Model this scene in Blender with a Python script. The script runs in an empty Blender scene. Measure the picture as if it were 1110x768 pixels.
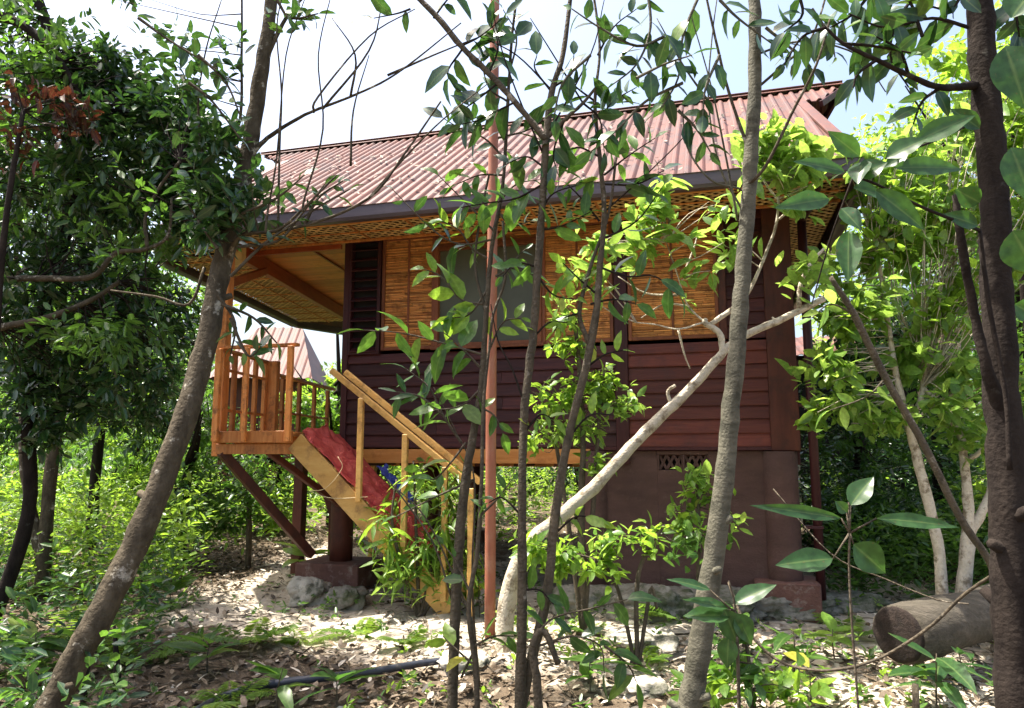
import bpy, math, random
import numpy as np
from mathutils import Vector, Matrix, noise as mnoise
R = math.radians
rng = np.random.default_rng(7)
random.seed(7)
SC = bpy.context.scene
COL = SC.collection

# ------------------------------------------------------------------ camera
F = 795.0; PITCH = math.atan(106/F); EYE = 1.55
cam_d = bpy.data.cameras.new('camera'); cam = bpy.data.objects.new('camera', cam_d); COL.objects.link(cam)
cam.location = (0, 0, EYE); cam.rotation_euler = (math.pi/2+PITCH, 0, 0)
cam_d.sensor_width = 36; cam_d.lens = F/1110*36; cam_d.clip_end = 600; cam_d.clip_start = 0.05
SC.camera = cam

def at(px, py, Y):
    """a pixel of the photo at forward distance Y -> world point"""
    X = (px-555)/F; a = -(py-384)/F
    d = np.array([X, math.cos(PITCH)-a*math.sin(PITCH), math.sin(PITCH)+a*math.cos(PITCH)])
    return np.array([0, 0, EYE]) + d*(Y/d[1])
def gh(x, y):
    """ground height"""
    x = np.asarray(x, float); y = np.asarray(y, float)
    h = .05*np.sin(x*1.3+.5)*np.cos(y*.9) + .03*np.sin(x*3.1+y*2.3) + .018*np.sin(x*7.7-y*5.1)
    h = h + .12*np.clip((x-1.0)/4, 0, 1)*np.clip((y-6)/3, 0, 1) + .012*np.maximum(0, y-12)
    return h - .03
def ground_at(px, py):
    X = (px-555)/F; a = -(py-384)/F
    d = np.array([X, math.cos(PITCH)-a*math.sin(PITCH), math.sin(PITCH)+a*math.cos(PITCH)])
    k = -EYE/d[2]
    for _ in range(6):
        P = np.array([0, 0, EYE])+d*k
        k = (float(gh(P[0], P[1]))-EYE)/d[2]
    return np.array([0, 0, EYE])+d*k

# ------------------------------------------------------------------ materials
def nt(name):
    m = bpy.data.materials.new(name); m.use_nodes = True
    n = m.node_tree; n.nodes.clear()
    return m, n, n.nodes, n.links
def ramp(nd, stops):
    r = nd.new('ShaderNodeValToRGB'); e = r.color_ramp.elements
    while len(e) < len(stops): e.new(.5)
    for i, (p, c) in enumerate(stops):
        e[i].position = p; e[i].color = (*c, 1)
    return r
def mixc(nd, lk, a, b, fac, mode='MIX'):
    m = nd.new('ShaderNodeMix'); m.data_type = 'RGBA'; m.blend_type = mode
    for s, v in ((m.inputs[6], a), (m.inputs[7], b), (m.inputs[0], fac)):
        if isinstance(v, (int, float)): s.default_value = v
        elif isinstance(v, tuple): s.default_value = (*v, 1)
        else: lk.new(v, s)
    return m.outputs[2]
def surf(name, c1, c2, rough=.7, scale=(8, 8, 8), detail=6, bump=.3, bscale=None, rnd=.35, spec=.3, dirt=None, dscale=1.5, dlo=.5, dhi=.65, metal=0, c3=None):
    """noise between c1 and c2, per-piece variation from 'rnd', optional stains"""
    m, n, nd, lk = nt(name)
    out = nd.new('ShaderNodeOutputMaterial'); p = nd.new('ShaderNodeBsdfPrincipled')
    tc = nd.new('ShaderNodeTexCoord'); mp = nd.new('ShaderNodeMapping'); mp.inputs['Scale'].default_value = scale
    at_ = nd.new('ShaderNodeAttribute'); at_.attribute_name = 'rnd'
    lk.new(tc.outputs['Object'], mp.inputs[0])
    off = nd.new('ShaderNodeVectorMath'); off.operation = 'ADD'
    mul = nd.new('ShaderNodeMath'); mul.operation = 'MULTIPLY'; mul.inputs[1].default_value = 37
    lk.new(at_.outputs['Fac'], mul.inputs[0]); lk.new(mp.outputs[0], off.inputs[0]); lk.new(mul.outputs[0], off.inputs[1])
    ns = nd.new('ShaderNodeTexNoise'); ns.inputs['Scale'].default_value = 1; ns.inputs['Detail'].default_value = detail; ns.inputs['Roughness'].default_value = .65
    lk.new(off.outputs[0], ns.inputs['Vector'])
    st = [(.3, c1), (.7, c2)] if c3 is None else [(.3, c1), (.5, c2), (.72, c3)]
    rp = ramp(nd, st); lk.new(ns.outputs['Fac'], rp.inputs[0])
    v = nd.new('ShaderNodeMapRange'); v.inputs['To Min'].default_value = 1-rnd; v.inputs['To Max'].default_value = 1+rnd
    lk.new(at_.outputs['Fac'], v.inputs['Value'])
    cm = nd.new('ShaderNodeCombineColor')
    for i in range(3): lk.new(v.outputs[0], cm.inputs[i])
    c = mixc(nd, lk, rp.outputs[0], cm.outputs[0], 1.0, 'MULTIPLY')
    if dirt:
        n2 = nd.new('ShaderNodeTexNoise'); n2.inputs['Scale'].default_value = dscale; n2.inputs['Detail'].default_value = 8; n2.inputs['Roughness'].default_value = .7
        lk.new(tc.outputs['Object'], n2.inputs['Vector'])
        r2 = ramp(nd, [(dlo, (0, 0, 0)), (dhi, (1, 1, 1))]); lk.new(n2.outputs['Fac'], r2.inputs[0])
        c = mixc(nd, lk, c, dirt, r2.outputs[0])
    lk.new(c, p.inputs['Base Color'])
    p.inputs['Roughness'].default_value = rough; p.inputs['Specular IOR Level'].default_value = spec; p.inputs['Metallic'].default_value = metal
    if bump:
        b = nd.new('ShaderNodeBump'); b.inputs['Strength'].default_value = bump; b.inputs['Distance'].default_value = .02
        if bscale:
            n3 = nd.new('ShaderNodeTexNoise'); n3.inputs['Scale'].default_value = bscale; n3.inputs['Detail'].default_value = 8
            lk.new(tc.outputs['Object'], n3.inputs['Vector']); lk.new(n3.outputs['Fac'], b.inputs['Height'])
        else: lk.new(ns.outputs['Fac'], b.inputs['Height'])
        lk.new(b.outputs[0], p.inputs['Normal'])
    lk.new(p.outputs[0], out.inputs[0])
    return m
def leafmat(name, stops, trans, tmix=.45, rough=.4, spec=.5):
    m, n, nd, lk = nt(name)
    out = nd.new('ShaderNodeOutputMaterial'); p = nd.new('ShaderNodeBsdfPrincipled')
    a = nd.new('ShaderNodeAttribute'); a.attribute_name = 'rnd'
    b = nd.new('ShaderNodeAttribute'); b.attribute_name = 'mid'
    rp = ramp(nd, stops); lk.new(a.outputs['Fac'], rp.inputs[0])
    tc = nd.new('ShaderNodeTexCoord'); ns = nd.new('ShaderNodeTexNoise'); ns.inputs['Scale'].default_value = 45; ns.inputs['Detail'].default_value = 3
    lk.new(tc.outputs['Object'], ns.inputs['Vector'])
    mr = nd.new('ShaderNodeMapRange'); mr.inputs['From Min'].default_value = .3; mr.inputs['From Max'].default_value = .7; mr.inputs['To Min'].default_value = .7; mr.inputs['To Max'].default_value = 1.3
    lk.new(ns.outputs['Fac'], mr.inputs['Value'])
    cc = nd.new('ShaderNodeCombineColor')
    for i in range(3): lk.new(mr.outputs[0], cc.inputs[i])
    c = mixc(nd, lk, rp.outputs[0], cc.outputs[0], 1.0, 'MULTIPLY')
    n4 = nd.new('ShaderNodeTexNoise'); n4.inputs['Scale'].default_value = 110; n4.inputs['Detail'].default_value = 4; lk.new(tc.outputs['Object'], n4.inputs['Vector'])
    r4 = ramp(nd, [(.66, (0, 0, 0)), (.70, (1, 1, 1))]); lk.new(n4.outputs['Fac'], r4.inputs[0]); c = mixc(nd, lk, c, (.09, .06, .025), r4.outputs[0])
    # pale midrib
    r2 = ramp(nd, [(.0, (1, 1, 1)), (.12, (0, 0, 0))]); lk.new(b.outputs['Fac'], r2.inputs[0])
    mm = nd.new('ShaderNodeMath'); mm.operation = 'MULTIPLY'; mm.inputs[1].default_value = .35; lk.new(r2.outputs[0], mm.inputs[0])
    c = mixc(nd, lk, c, (.25, .33, .1), mm.outputs[0])
    lk.new(c, p.inputs['Base Color']); p.inputs['Roughness'].default_value = rough; p.inputs['Specular IOR Level'].default_value = spec
    t = nd.new('ShaderNodeBsdfTranslucent')
    tcx = mixc(nd, lk, c, trans, .55)
    tc2 = mixc(nd, lk, tcx, cc.outputs[0], .6, 'MULTIPLY'); lk.new(tc2, t.inputs[0])
    mx = nd.new('ShaderNodeMixShader'); mx.inputs[0].default_value = tmix
    lk.new(p.outputs[0], mx.inputs[1]); lk.new(t.outputs[0], mx.inputs[2]); lk.new(mx.outputs[0], out.inputs[0])
    return m
M = {}
M['siding'] = surf('siding_stain', (.042, .010, .012), (.10, .026, .020), .55, (3, 3, 40), bump=.25, rnd=.45, dirt=(.10, .05, .04), dscale=3, dlo=.6, dhi=.8)
M['siding_red'] = surf('siding_redder', (.10, .020, .014), (.16, .040, .024), .5, (3, 3, 40), bump=.25, rnd=.4, dirt=(.06, .022, .02), dscale=3, dlo=.5, dhi=.75)  # redder, lighter board tone for the bays towards the right
M['trim'] = surf('dark_trim', (.040, .010, .013), (.075, .020, .020), .5, (30, 30, 3), bump=.2, rnd=.2)
M['brown'] = surf('brown_post_paint', (.075, .022, .015), (.13, .038, .024), .55, (14, 14, 3), bump=.25, rnd=.2, dirt=(.05, .02, .015), dscale=4)
M['orange'] = surf('orange_varnished_wood', (.44, .135, .03), (.68, .28, .08), .5, (26, 26, 3), bump=.3, rnd=.3, dirt=(.22, .085, .03), dscale=7, dlo=.52, dhi=.68)
M['orange_h'] = surf('orange_varnished_plank', (.56, .19, .04), (.74, .33, .10), .42, (2.5, 26, 26), bump=.2, rnd=.22, dirt=(.36, .11, .03), dscale=4, dlo=.55, dhi=.75)
M['redbeam'] = surf('red_varnished_beam', (.26, .048, .018), (.40, .09, .03), .4, (12, 3, 12), bump=.2, rnd=.2)
M['bamboo'] = surf('split_bamboo', (.38, .120, .028), (.62, .26, .075), .45, (3, 40, 60), bump=.4, rnd=.4, dirt=(.20, .07, .02), dscale=9, dlo=.5, dhi=.7, c3=(.70, .36, .11))
M['frame'] = surf('window_frame_wood', (.16, .050, .022), (.26, .085, .035), .5, (20, 20, 6), bump=.2, rnd=.2)
M['lattice'] = surf('woven_bamboo', (.55, .34, .13), (.74, .50, .23), .6, (10, 10, 10), bump=.3, rnd=.3)
M['yellow'] = surf('yellow_stringer_wood', (.60, .31, .08), (.76, .46, .15), .5, (3, 12, 12), bump=.35, rnd=.2, dirt=(.26, .13, .05), dscale=6, dlo=.5, dhi=.68)
M['roof'] = surf('red_roof_sheet', (.085, .034, .025), (.160, .066, .048), .55, (6, .5, .5), bump=.1, rnd=.12, dirt=(.085, .05, .045), dscale=3.2, dlo=.45, dhi=.62, spec=.25)
M['gutter'] = surf('gutter_metal', (.075, .055, .065), (.11, .08, .09), .4, (2, 20, 20), bump=.05, rnd=.1, spec=.5, dirt=(.16, .12, .12), dscale=3, dlo=.55, dhi=.8)
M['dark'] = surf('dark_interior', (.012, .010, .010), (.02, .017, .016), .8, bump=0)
M['concrete'] = surf('brown_painted_concrete', (.075, .040, .032), (.13, .070, .058), .85, (2, 2, 6), bump=.4, bscale=50, rnd=.1, dirt=(.17, .12, .095), dscale=5, dlo=.58, dhi=.78)
M['plinth'] = surf('stained_plinth', (.10, .045, .035), (.17, .085, .065), .85, (6, 6, 6), bump=.5, bscale=40, rnd=.1, dirt=(.30, .24, .2), dscale=6, dlo=.55, dhi=.72)
M['pole'] = surf('painted_steel', (.24, .085, .05), (.36, .13, .075), .5, (6, 6, 2), bump=.08, rnd=.1, dirt=(.34, .16, .1), dscale=7, dlo=.5, dhi=.7)
M['tarp'] = surf('red_tarpaulin', (.40, .04, .035), (.60, .12, .09), .5, (16, 16, 16), bump=.9, rnd=.1, dirt=(.32, .02, .03), dscale=5)
M['blue'] = surf('blue_sheet', (.04, .06, .28), (.08, .10, .4), .5, bump=.4)
M['rope'] = surf('pale_cord', (.45, .36, .2), (.55, .45, .28), .8, bump=.1)
M['hose'] = surf('black_hose', (.02, .022, .03), (.04, .045, .06), .35, bump=.1, dirt=(.12, .1, .08), dscale=8, dlo=.6, dhi=.8)
M['bark'] = surf('grey_brown_bark', (.030, .024, .016), (.105, .085, .058), .88, (16, 16, 7), bump=.6, bscale=45, spec=.1, rnd=.1, dirt=(.34, .31, .25), dscale=9, dlo=.58, dhi=.66)  # pale blotches: lichen, plus dappled sun put into the colour
M['bark_smooth'] = surf('smooth_grey_bark', (.055, .052, .034), (.145, .132, .094), .82, (7, 7, 26), bump=.4, bscale=80, rnd=.1, dirt=(.045, .042, .028), dscale=11, dlo=.52, dhi=.64)
M['bark_dark'] = surf('dark_bark', (.012, .009, .008), (.034, .026, .021), .92, (16, 16, 7), bump=.35, bscale=60, spec=.1, rnd=.1, dirt=(.09, .085, .07), dscale=7, dlo=.62, dhi=.75)
M['bark_pale'] = surf('pale_bark', (.40, .34, .25), (.58, .51, .40), .78, (14, 14, 14), bump=.6, bscale=60, rnd=.1, dirt=(.20, .155, .10), dscale=12, dlo=.5, dhi=.62)
M['sapling'] = surf('sapling_bark', (.035, .028, .018), (.11, .085, .055), .8, (20, 20, 9), bump=.8, bscale=50, rnd=.1, dirt=(.3, .26, .2), dscale=10, dlo=.6, dhi=.7)
M['logend'] = surf('shaded_cut_wood', (.010, .007, .006), (.032, .021, .016), .95, (20, 20, 20), bump=1, rnd=.1)  # near black: the shade on the sawn end is put into its colour
M['logbark'] = surf('weathered_log', (.035, .030, .022), (.12, .10, .075), .9, (3, 22, 22), bump=1.0, rnd=.1, dirt=(.06, .05, .035), dscale=6, dlo=.48, dhi=.64)
M['stone'] = surf('limestone', (.30, .27, .22), (.52, .48, .40), .9, (5, 5, 5), bump=.9, bscale=14, rnd=.15, dirt=(.10, .10, .07), dscale=4, dlo=.5, dhi=.62)
M['stone_dark'] = surf('mossy_stone', (.12, .11, .09), (.28, .26, .22), .9, (6, 6, 6), bump=1.0, bscale=14, rnd=.2, dirt=(.06, .07, .035), dscale=5, dlo=.45, dhi=.6)
M['hill'] = surf('far_soil', (.06, .05, .03), (.1, .08, .05), .9)
M['litter'] = surf('dead_leaves', (.05, .035, .022), (.20, .15, .10), .6, (30, 30, 30), bump=.2, rnd=.8)
M['litter_pale'] = surf('bleached_leaves', (.42, .36, .28), (.62, .55, .45), .7, (30, 30, 30), bump=.2, rnd=.4)
G = lambda *c: tuple(c)
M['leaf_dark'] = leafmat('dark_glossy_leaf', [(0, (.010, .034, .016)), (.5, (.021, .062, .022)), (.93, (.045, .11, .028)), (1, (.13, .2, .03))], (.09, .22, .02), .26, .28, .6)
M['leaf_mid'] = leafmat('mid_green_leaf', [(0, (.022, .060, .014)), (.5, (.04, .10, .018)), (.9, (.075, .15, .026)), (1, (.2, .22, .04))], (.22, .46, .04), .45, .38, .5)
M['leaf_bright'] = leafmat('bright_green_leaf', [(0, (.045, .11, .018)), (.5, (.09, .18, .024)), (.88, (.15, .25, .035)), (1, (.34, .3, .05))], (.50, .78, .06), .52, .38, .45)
M['leaf_yellow'] = leafmat('yellow_green_leaf', [(0, (.055, .14, .022)), (.5, (.11, .23, .035)), (1, (.24, .32, .06))], (.56, .80, .12), .52, .38, .45)
M['leaf_red'] = leafmat('red_brown_leaf', [(0, (.028, .020, .010)), (.6, (.06, .020, .013)), (1, (.14, .026, .018))], (.16, .035, .015), .22, .5, .4)
M['leaf_big'] = leafmat('large_leathery_leaf', [(0, (.02, .055, .02)), (1, (.035, .085, .022))], (.13, .32, .03), .38, .33, .5)
M['fern'] = leafmat('fern_frond', [(0, (.05, .12, .02)), (1, (.13, .22, .03))], (.45, .65, .06), .5, .45, .4)

# ------------------------------------------------------------------ object helpers
def tag(o, label=None, cat=None, group=None, kind=None):
    if label: o['label'] = label
    if cat: o['category'] = cat
    if group: o['group'] = group
    if kind: o['kind'] = kind
    return o
def empty(name, loc=(0, 0, 0), rz=0, label=None, cat=None, group=None):
    o = bpy.data.objects.new(name, None); COL.objects.link(o); o.location = [float(c) for c in loc]; o.rotation_euler = (0, 0, rz)
    o.empty_display_size = .1
    return tag(o, label, cat, group)
def inv(parent):
    """world matrix of a parent chain (only location + z rotation is used)"""
    m = Matrix.Identity(4); o = parent; ch = []
    while o: ch.append(o); o = o.parent
    for o in reversed(ch): m = m @ Matrix.Translation(o.location) @ Matrix.Rotation(o.rotation_euler.z, 4, 'Z')
    return m
def link(me, name, mat, parent=None, world=False):
    o = bpy.data.objects.new(name, me); COL.objects.link(o)
    me.materials.append(mat)
    if parent is not None:
        if world: me.transform(inv(parent).inverted())
        o.parent = parent
    return o
def mesh_np(name, V, loops, tot, rnd=None, mid=None, smooth=True):
    me = bpy.data.meshes.new(name)
    V = np.ascontiguousarray(V, np.float32); loops = np.ascontiguousarray(loops, np.int32); tot = np.ascontiguousarray(tot, np.int32)
    me.vertices.add(len(V)); me.vertices.foreach_set('co', V.ravel())
    me.loops.add(len(loops)); me.loops.foreach_set('vertex_index', loops)
    me.polygons.add(len(tot)); st = np.concatenate([[0], np.cumsum(tot)[:-1]]).astype(np.int32)
    me.polygons.foreach_set('loop_start', st); me.polygons.foreach_set('loop_total', tot)
    me.polygons.foreach_set('use_smooth', np.full(len(tot), smooth))
    me.update(calc_edges=True)
    for nm, arr in (('rnd', rnd), ('mid', mid)):
        if arr is not None:
            a = me.attributes.new(nm, 'FLOAT', 'POINT'); a.data.foreach_set('value', np.ascontiguousarray(arr, np.float32))
    me.validate()
    return me
class MB:
    """collects boxes, bars, tubes and grids for ONE mesh object"""
    def __init__(s): s.V = []; s.L = []; s.T = []; s.R = []; s.n = 0; s.sm = []
    def add(s, V, faces, rnd=None, smooth=False):
        V = np.asarray(V, float); r = random.random() if rnd is None else rnd
        s.V.append(V); s.R.append(np.full(len(V), r) if np.isscalar(r) else r)
        for f in faces:
            s.L.extend([i+s.n for i in f]); s.T.append(len(f)); s.sm.append(smooth)
        s.n += len(V); return s
    def box(s, x0, x1, y0, y1, z0, z1, bev=.004, rnd=None):
        return s.bar(((x0+x1)/2, (y0+y1)/2, z0), ((x0+x1)/2, (y0+y1)/2, z1), abs(x1-x0), abs(y1-y0), up=(0, 1, 0), bev=bev, rnd=rnd)
    def bar(s, a, b, w, h, up=(0, 0, 1), bev=.004, rnd=None):
        """bevelled bar from a to b; w across, h along 'up'"""
        a = np.array(a, float); b = np.array(b, float); d = b-a; L = np.linalg.norm(d); d /= L
        upv = np.array(up, float); sx = np.cross(d, upv)
        if np.linalg.norm(sx) < 1e-6: sx = np.cross(d, (1, 0, 0))
        sx /= np.linalg.norm(sx); sy = np.cross(sx, d)
        c = min(bev, w*.3, h*.3, L*.3); W = w/2; H = h/2
        prof = [(W-c, -H), (W, -H+c), (W, H-c), (W-c, H), (-W+c, H), (-W, H-c), (-W, -H+c), (-W+c, -H)]
        V = []
        for k, (o, sc) in enumerate(((0, 1), (c, 0), (L-c, 0), (L, 1))):
            for (x, y) in prof:
                if sc: x *= (W-c)/W; y *= (H-c)/H
                V.append(a+d*o+sx*x+sy*y)
        Fc = []
        for k in range(3):
            for i in range(8):
                j = (i+1) % 8; Fc.append((k*8+i, k*8+j, k*8+8+j, k*8+8+i))
        Fc.append(tuple(range(7, -1, -1))); Fc.append(tuple(range(24, 32)))
        return s.add(V, Fc, rnd)
    def tube(s, P, r, n=8, cap=True, rnd=None, noise=0, seg=None, smooth=True):
        P = np.array(P, float); r = np.full(len(P), r, float) if np.isscalar(r) else np.array(r, float)
        if seg and len(P) > 2: P, r = spline(P, r, seg)
        elif seg:
            t = np.linspace(0, 1, seg+1)[:, None]; P = P[0]*(1-t)+P[1]*t; r = r[0]*(1-t[:, 0])+r[1]*t[:, 0]
        T = np.gradient(P, axis=0); T /= np.linalg.norm(T, axis=1)[:, None]+1e-9
        ref = np.array([0, 0, 1.]) if abs(T[0][2]) < .9 else np.array([1., 0, 0])
        X = np.cross(T[0], ref); X /= np.linalg.norm(X); V = []
        ang = np.linspace(0, 2*math.pi, n, endpoint=False)
        for i in range(len(P)):
            X = X-T[i]*(X@T[i]); X /= np.linalg.norm(X)+1e-9; Y = np.cross(T[i], X)
            rr = r[i]*(1+noise*(rng.random(n)-.5)*2) if noise else np.full(n, r[i])
            V.append(P[i]+np.outer(np.cos(ang)*rr, X)+np.outer(np.sin(ang)*rr, Y))
        V = np.concatenate(V); Fc = []
        for k in range(len(P)-1):
            for i in range(n):
                j = (i+1) % n; Fc.append((k*n+i, k*n+j, k*n+n+j, k*n+n+i))
        if cap: Fc.append(tuple(range(n-1, -1, -1))); Fc.append(tuple(range((len(P)-1)*n, len(P)*n)))
        return s.add(V, Fc, rnd, smooth)
    def each(s, name, mat, parent=None, world=False):
        """every collected piece becomes an object of its own; returns the first"""
        first = None; li = 0; ti = 0; off = 0; pos = 0
        for V, Rr in zip(s.V, s.R):
            m = MB(); fc = []
            while ti < len(s.T) and s.L[pos] < off+len(V):
                fc.append([i-off for i in s.L[pos:pos+s.T[ti]]]); pos += s.T[ti]; ti += 1
            m.add(V, fc, Rr); o = m.build(name, mat, parent, world); first = first or o; off += len(V)
        return first
    def build(s, name, mat, parent=None, world=False):
        me = mesh_np(name, np.concatenate(s.V), s.L, s.T, np.concatenate(s.R), None, False)
        me.polygons.foreach_set('use_smooth', s.sm[:len(me.polygons)])
        return link(me, name, mat, parent, world)
def spline(P, r, seg):
    P = np.array(P, float); r = np.array(r, float); n = len(P); Q = []; q = []
    E = np.vstack([2*P[0]-P[1], P, 2*P[-1]-P[-2]])
    for i in range(n-1):
        a, b, c, d = E[i:i+4]
        for k in range(seg):
            t = k/seg
            Q.append(.5*((2*b)+(-a+c)*t+(2*a-5*b+4*c-d)*t*t+(-a+3*b-3*c+d)*t**3)); q.append(r[i]*(1-t)+r[i+1]*t)
    Q.append(P[-1]); q.append(r[-1])
    return np.array(Q), np.array(q)

# ------------------------------------------------------------------ leaves
def nrm(a): return a/(np.linalg.norm(a, axis=-1, keepdims=True)+1e-9)
TP = {}
def _t(ms, hw, quads):
    m = [(x, 0, 0) for x in ms]; return m
# near: 5 midrib + 3 left + 3 right
TP['near'] = (np.array([(0, 0), (.2, 0), (.5, 0), (.8, 0), (1, 0), (.2, .36), (.5, .5), (.8, .3), (.2, -.36), (.5, -.5), (.8, -.3)]),
              [(0, 5, 1), (1, 5, 6, 2), (2, 6, 7, 3), (3, 7, 4), (0, 1, 8), (1, 2, 9, 8), (2, 3, 10, 9), (3, 4, 10)])
TP['mid'] = (np.array([(0, 0), (.3, .42), (.72, .36), (1, 0), (.72, -.36), (.3, -.42)]), [(0, 1, 2, 3), (0, 3, 4, 5)])
TP['far'] = (np.array([(0, 0), (.5, .45), (1, 0), (.5, -.45)]), [(0, 1, 2), (0, 2, 3)])
def leaf_arr(P, D, N, L, W, kind='mid', fold=.25, droop=.25, rnd=None):
    """P base, D axis, N normal hint, L length, W width (all per leaf)"""
    n = len(P); D = nrm(D); S = nrm(np.cross(D, N)); N2 = np.cross(S, D)
    t, faces = TP[kind]; K = len(t)
    L = np.broadcast_to(L, (n,)).reshape(n, 1, 1); W = np.broadcast_to(W, (n,)).reshape(n, 1, 1)
    x = t[:, 0].reshape(1, K, 1); y = t[:, 1].reshape(1, K, 1)
    fo = (fold*(.5+rng.random((n, 1, 1)))); dr = droop*(rng.random((n, 1, 1))*1.3)
    V = P[:, None, :] + D[:, None, :]*(x*L) + S[:, None, :]*(y*W) + N2[:, None, :]*(np.abs(y)*W*fo - dr*L*x*x)
    return V.reshape(-1, 3), n, K, faces, (rng.random(n) if rnd is None else rnd), t
def leaves_obj(parts, name, mat, parent, world=True):
    """parts: list of leaf_arr results"""
    Vs = []; Ls = []; Ts = []; Rs = []; Ms = []; off = 0
    for V, n, K, faces, rnd, t in parts:
        if n == 0: continue
        idx = (np.arange(n)*K)[:, None]
        fl = np.concatenate([np.array(f) for f in faces]); tot = [len(f) for f in faces]
        Ls.append((idx+fl[None, :]).ravel()+off); Ts.append(np.tile(tot, n))
        Vs.append(V); Rs.append(np.repeat(rnd, K)); Ms.append(np.tile(np.abs(t[:, 1])*2, n)); off += n*K
    me = mesh_np(name, np.concatenate(Vs), np.concatenate(Ls), np.concatenate(Ts), np.concatenate(Rs), np.concatenate(Ms), True)
    return link(me, name, mat, parent, world)
def rand_dir(n):
    v = rng.normal(size=(n, 3)); return nrm(v)
def clusters(C, Dr, nl, L, ratio=.45, kind='mid', spread=1.0, tw=None, gloss=.0, sd=.25, droop=.3):
    """nl leaves round every twig end C pointing along Dr; returns a leaf array"""
    n = len(C); tw = L*2.2 if tw is None else tw
    k = np.repeat(np.arange(n), nl); m = len(k)
    f = rng.random(m)
    D0 = Dr[k]; P = C[k] - D0*(f*tw)[:, None]
    side = rand_dir(m); side = nrm(side - D0*np.sum(side*D0, 1)[:, None])
    D = nrm(D0*(.35+.5*(1-f))[:, None] + side*spread + np.array([0, 0, -.25]))
    N = nrm(np.array([0, 0, 1.]) + rng.normal(size=(m, 3))*.45)
    LL = L*(1+sd*rng.normal(size=m)).clip(.45, 1.6)
    P = P + side*L*.08
    cr = rng.random(n)[k]*.5 + rng.random(m)*.5
    return leaf_arr(P, D, N, LL, LL*ratio*(.85+.3*rng.random(m)), kind, droop=droop, rnd=cr)
def blob_pts(px, py, rx, ry, Y, dy, n, shell=.35):
    """n points in an ellipsoid whose outline in the photo is rx by ry pixels"""
    c = at(px, py, Y); sx = rx/F*Y; sz = ry/F*Y
    d = rand_dir(n); r = (shell+(1-shell)*rng.random(n))**.6 if False else rng.random(n)**(1/3)
    r = np.where(rng.random(n) < shell, .75+.35*rng.random(n), r)
    bump = 1+.22*np.sin(d[:, 0]*5+px)*np.cos(d[:, 2]*6+py)
    q = d*(r*bump)[:, None]*np.array([sx, dy, sz])
    return c+q, nrm(q/np.array([sx, dy, sz])**1.0 + rand_dir(n)*.6 + np.array([0, 0, .25])), c

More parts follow.
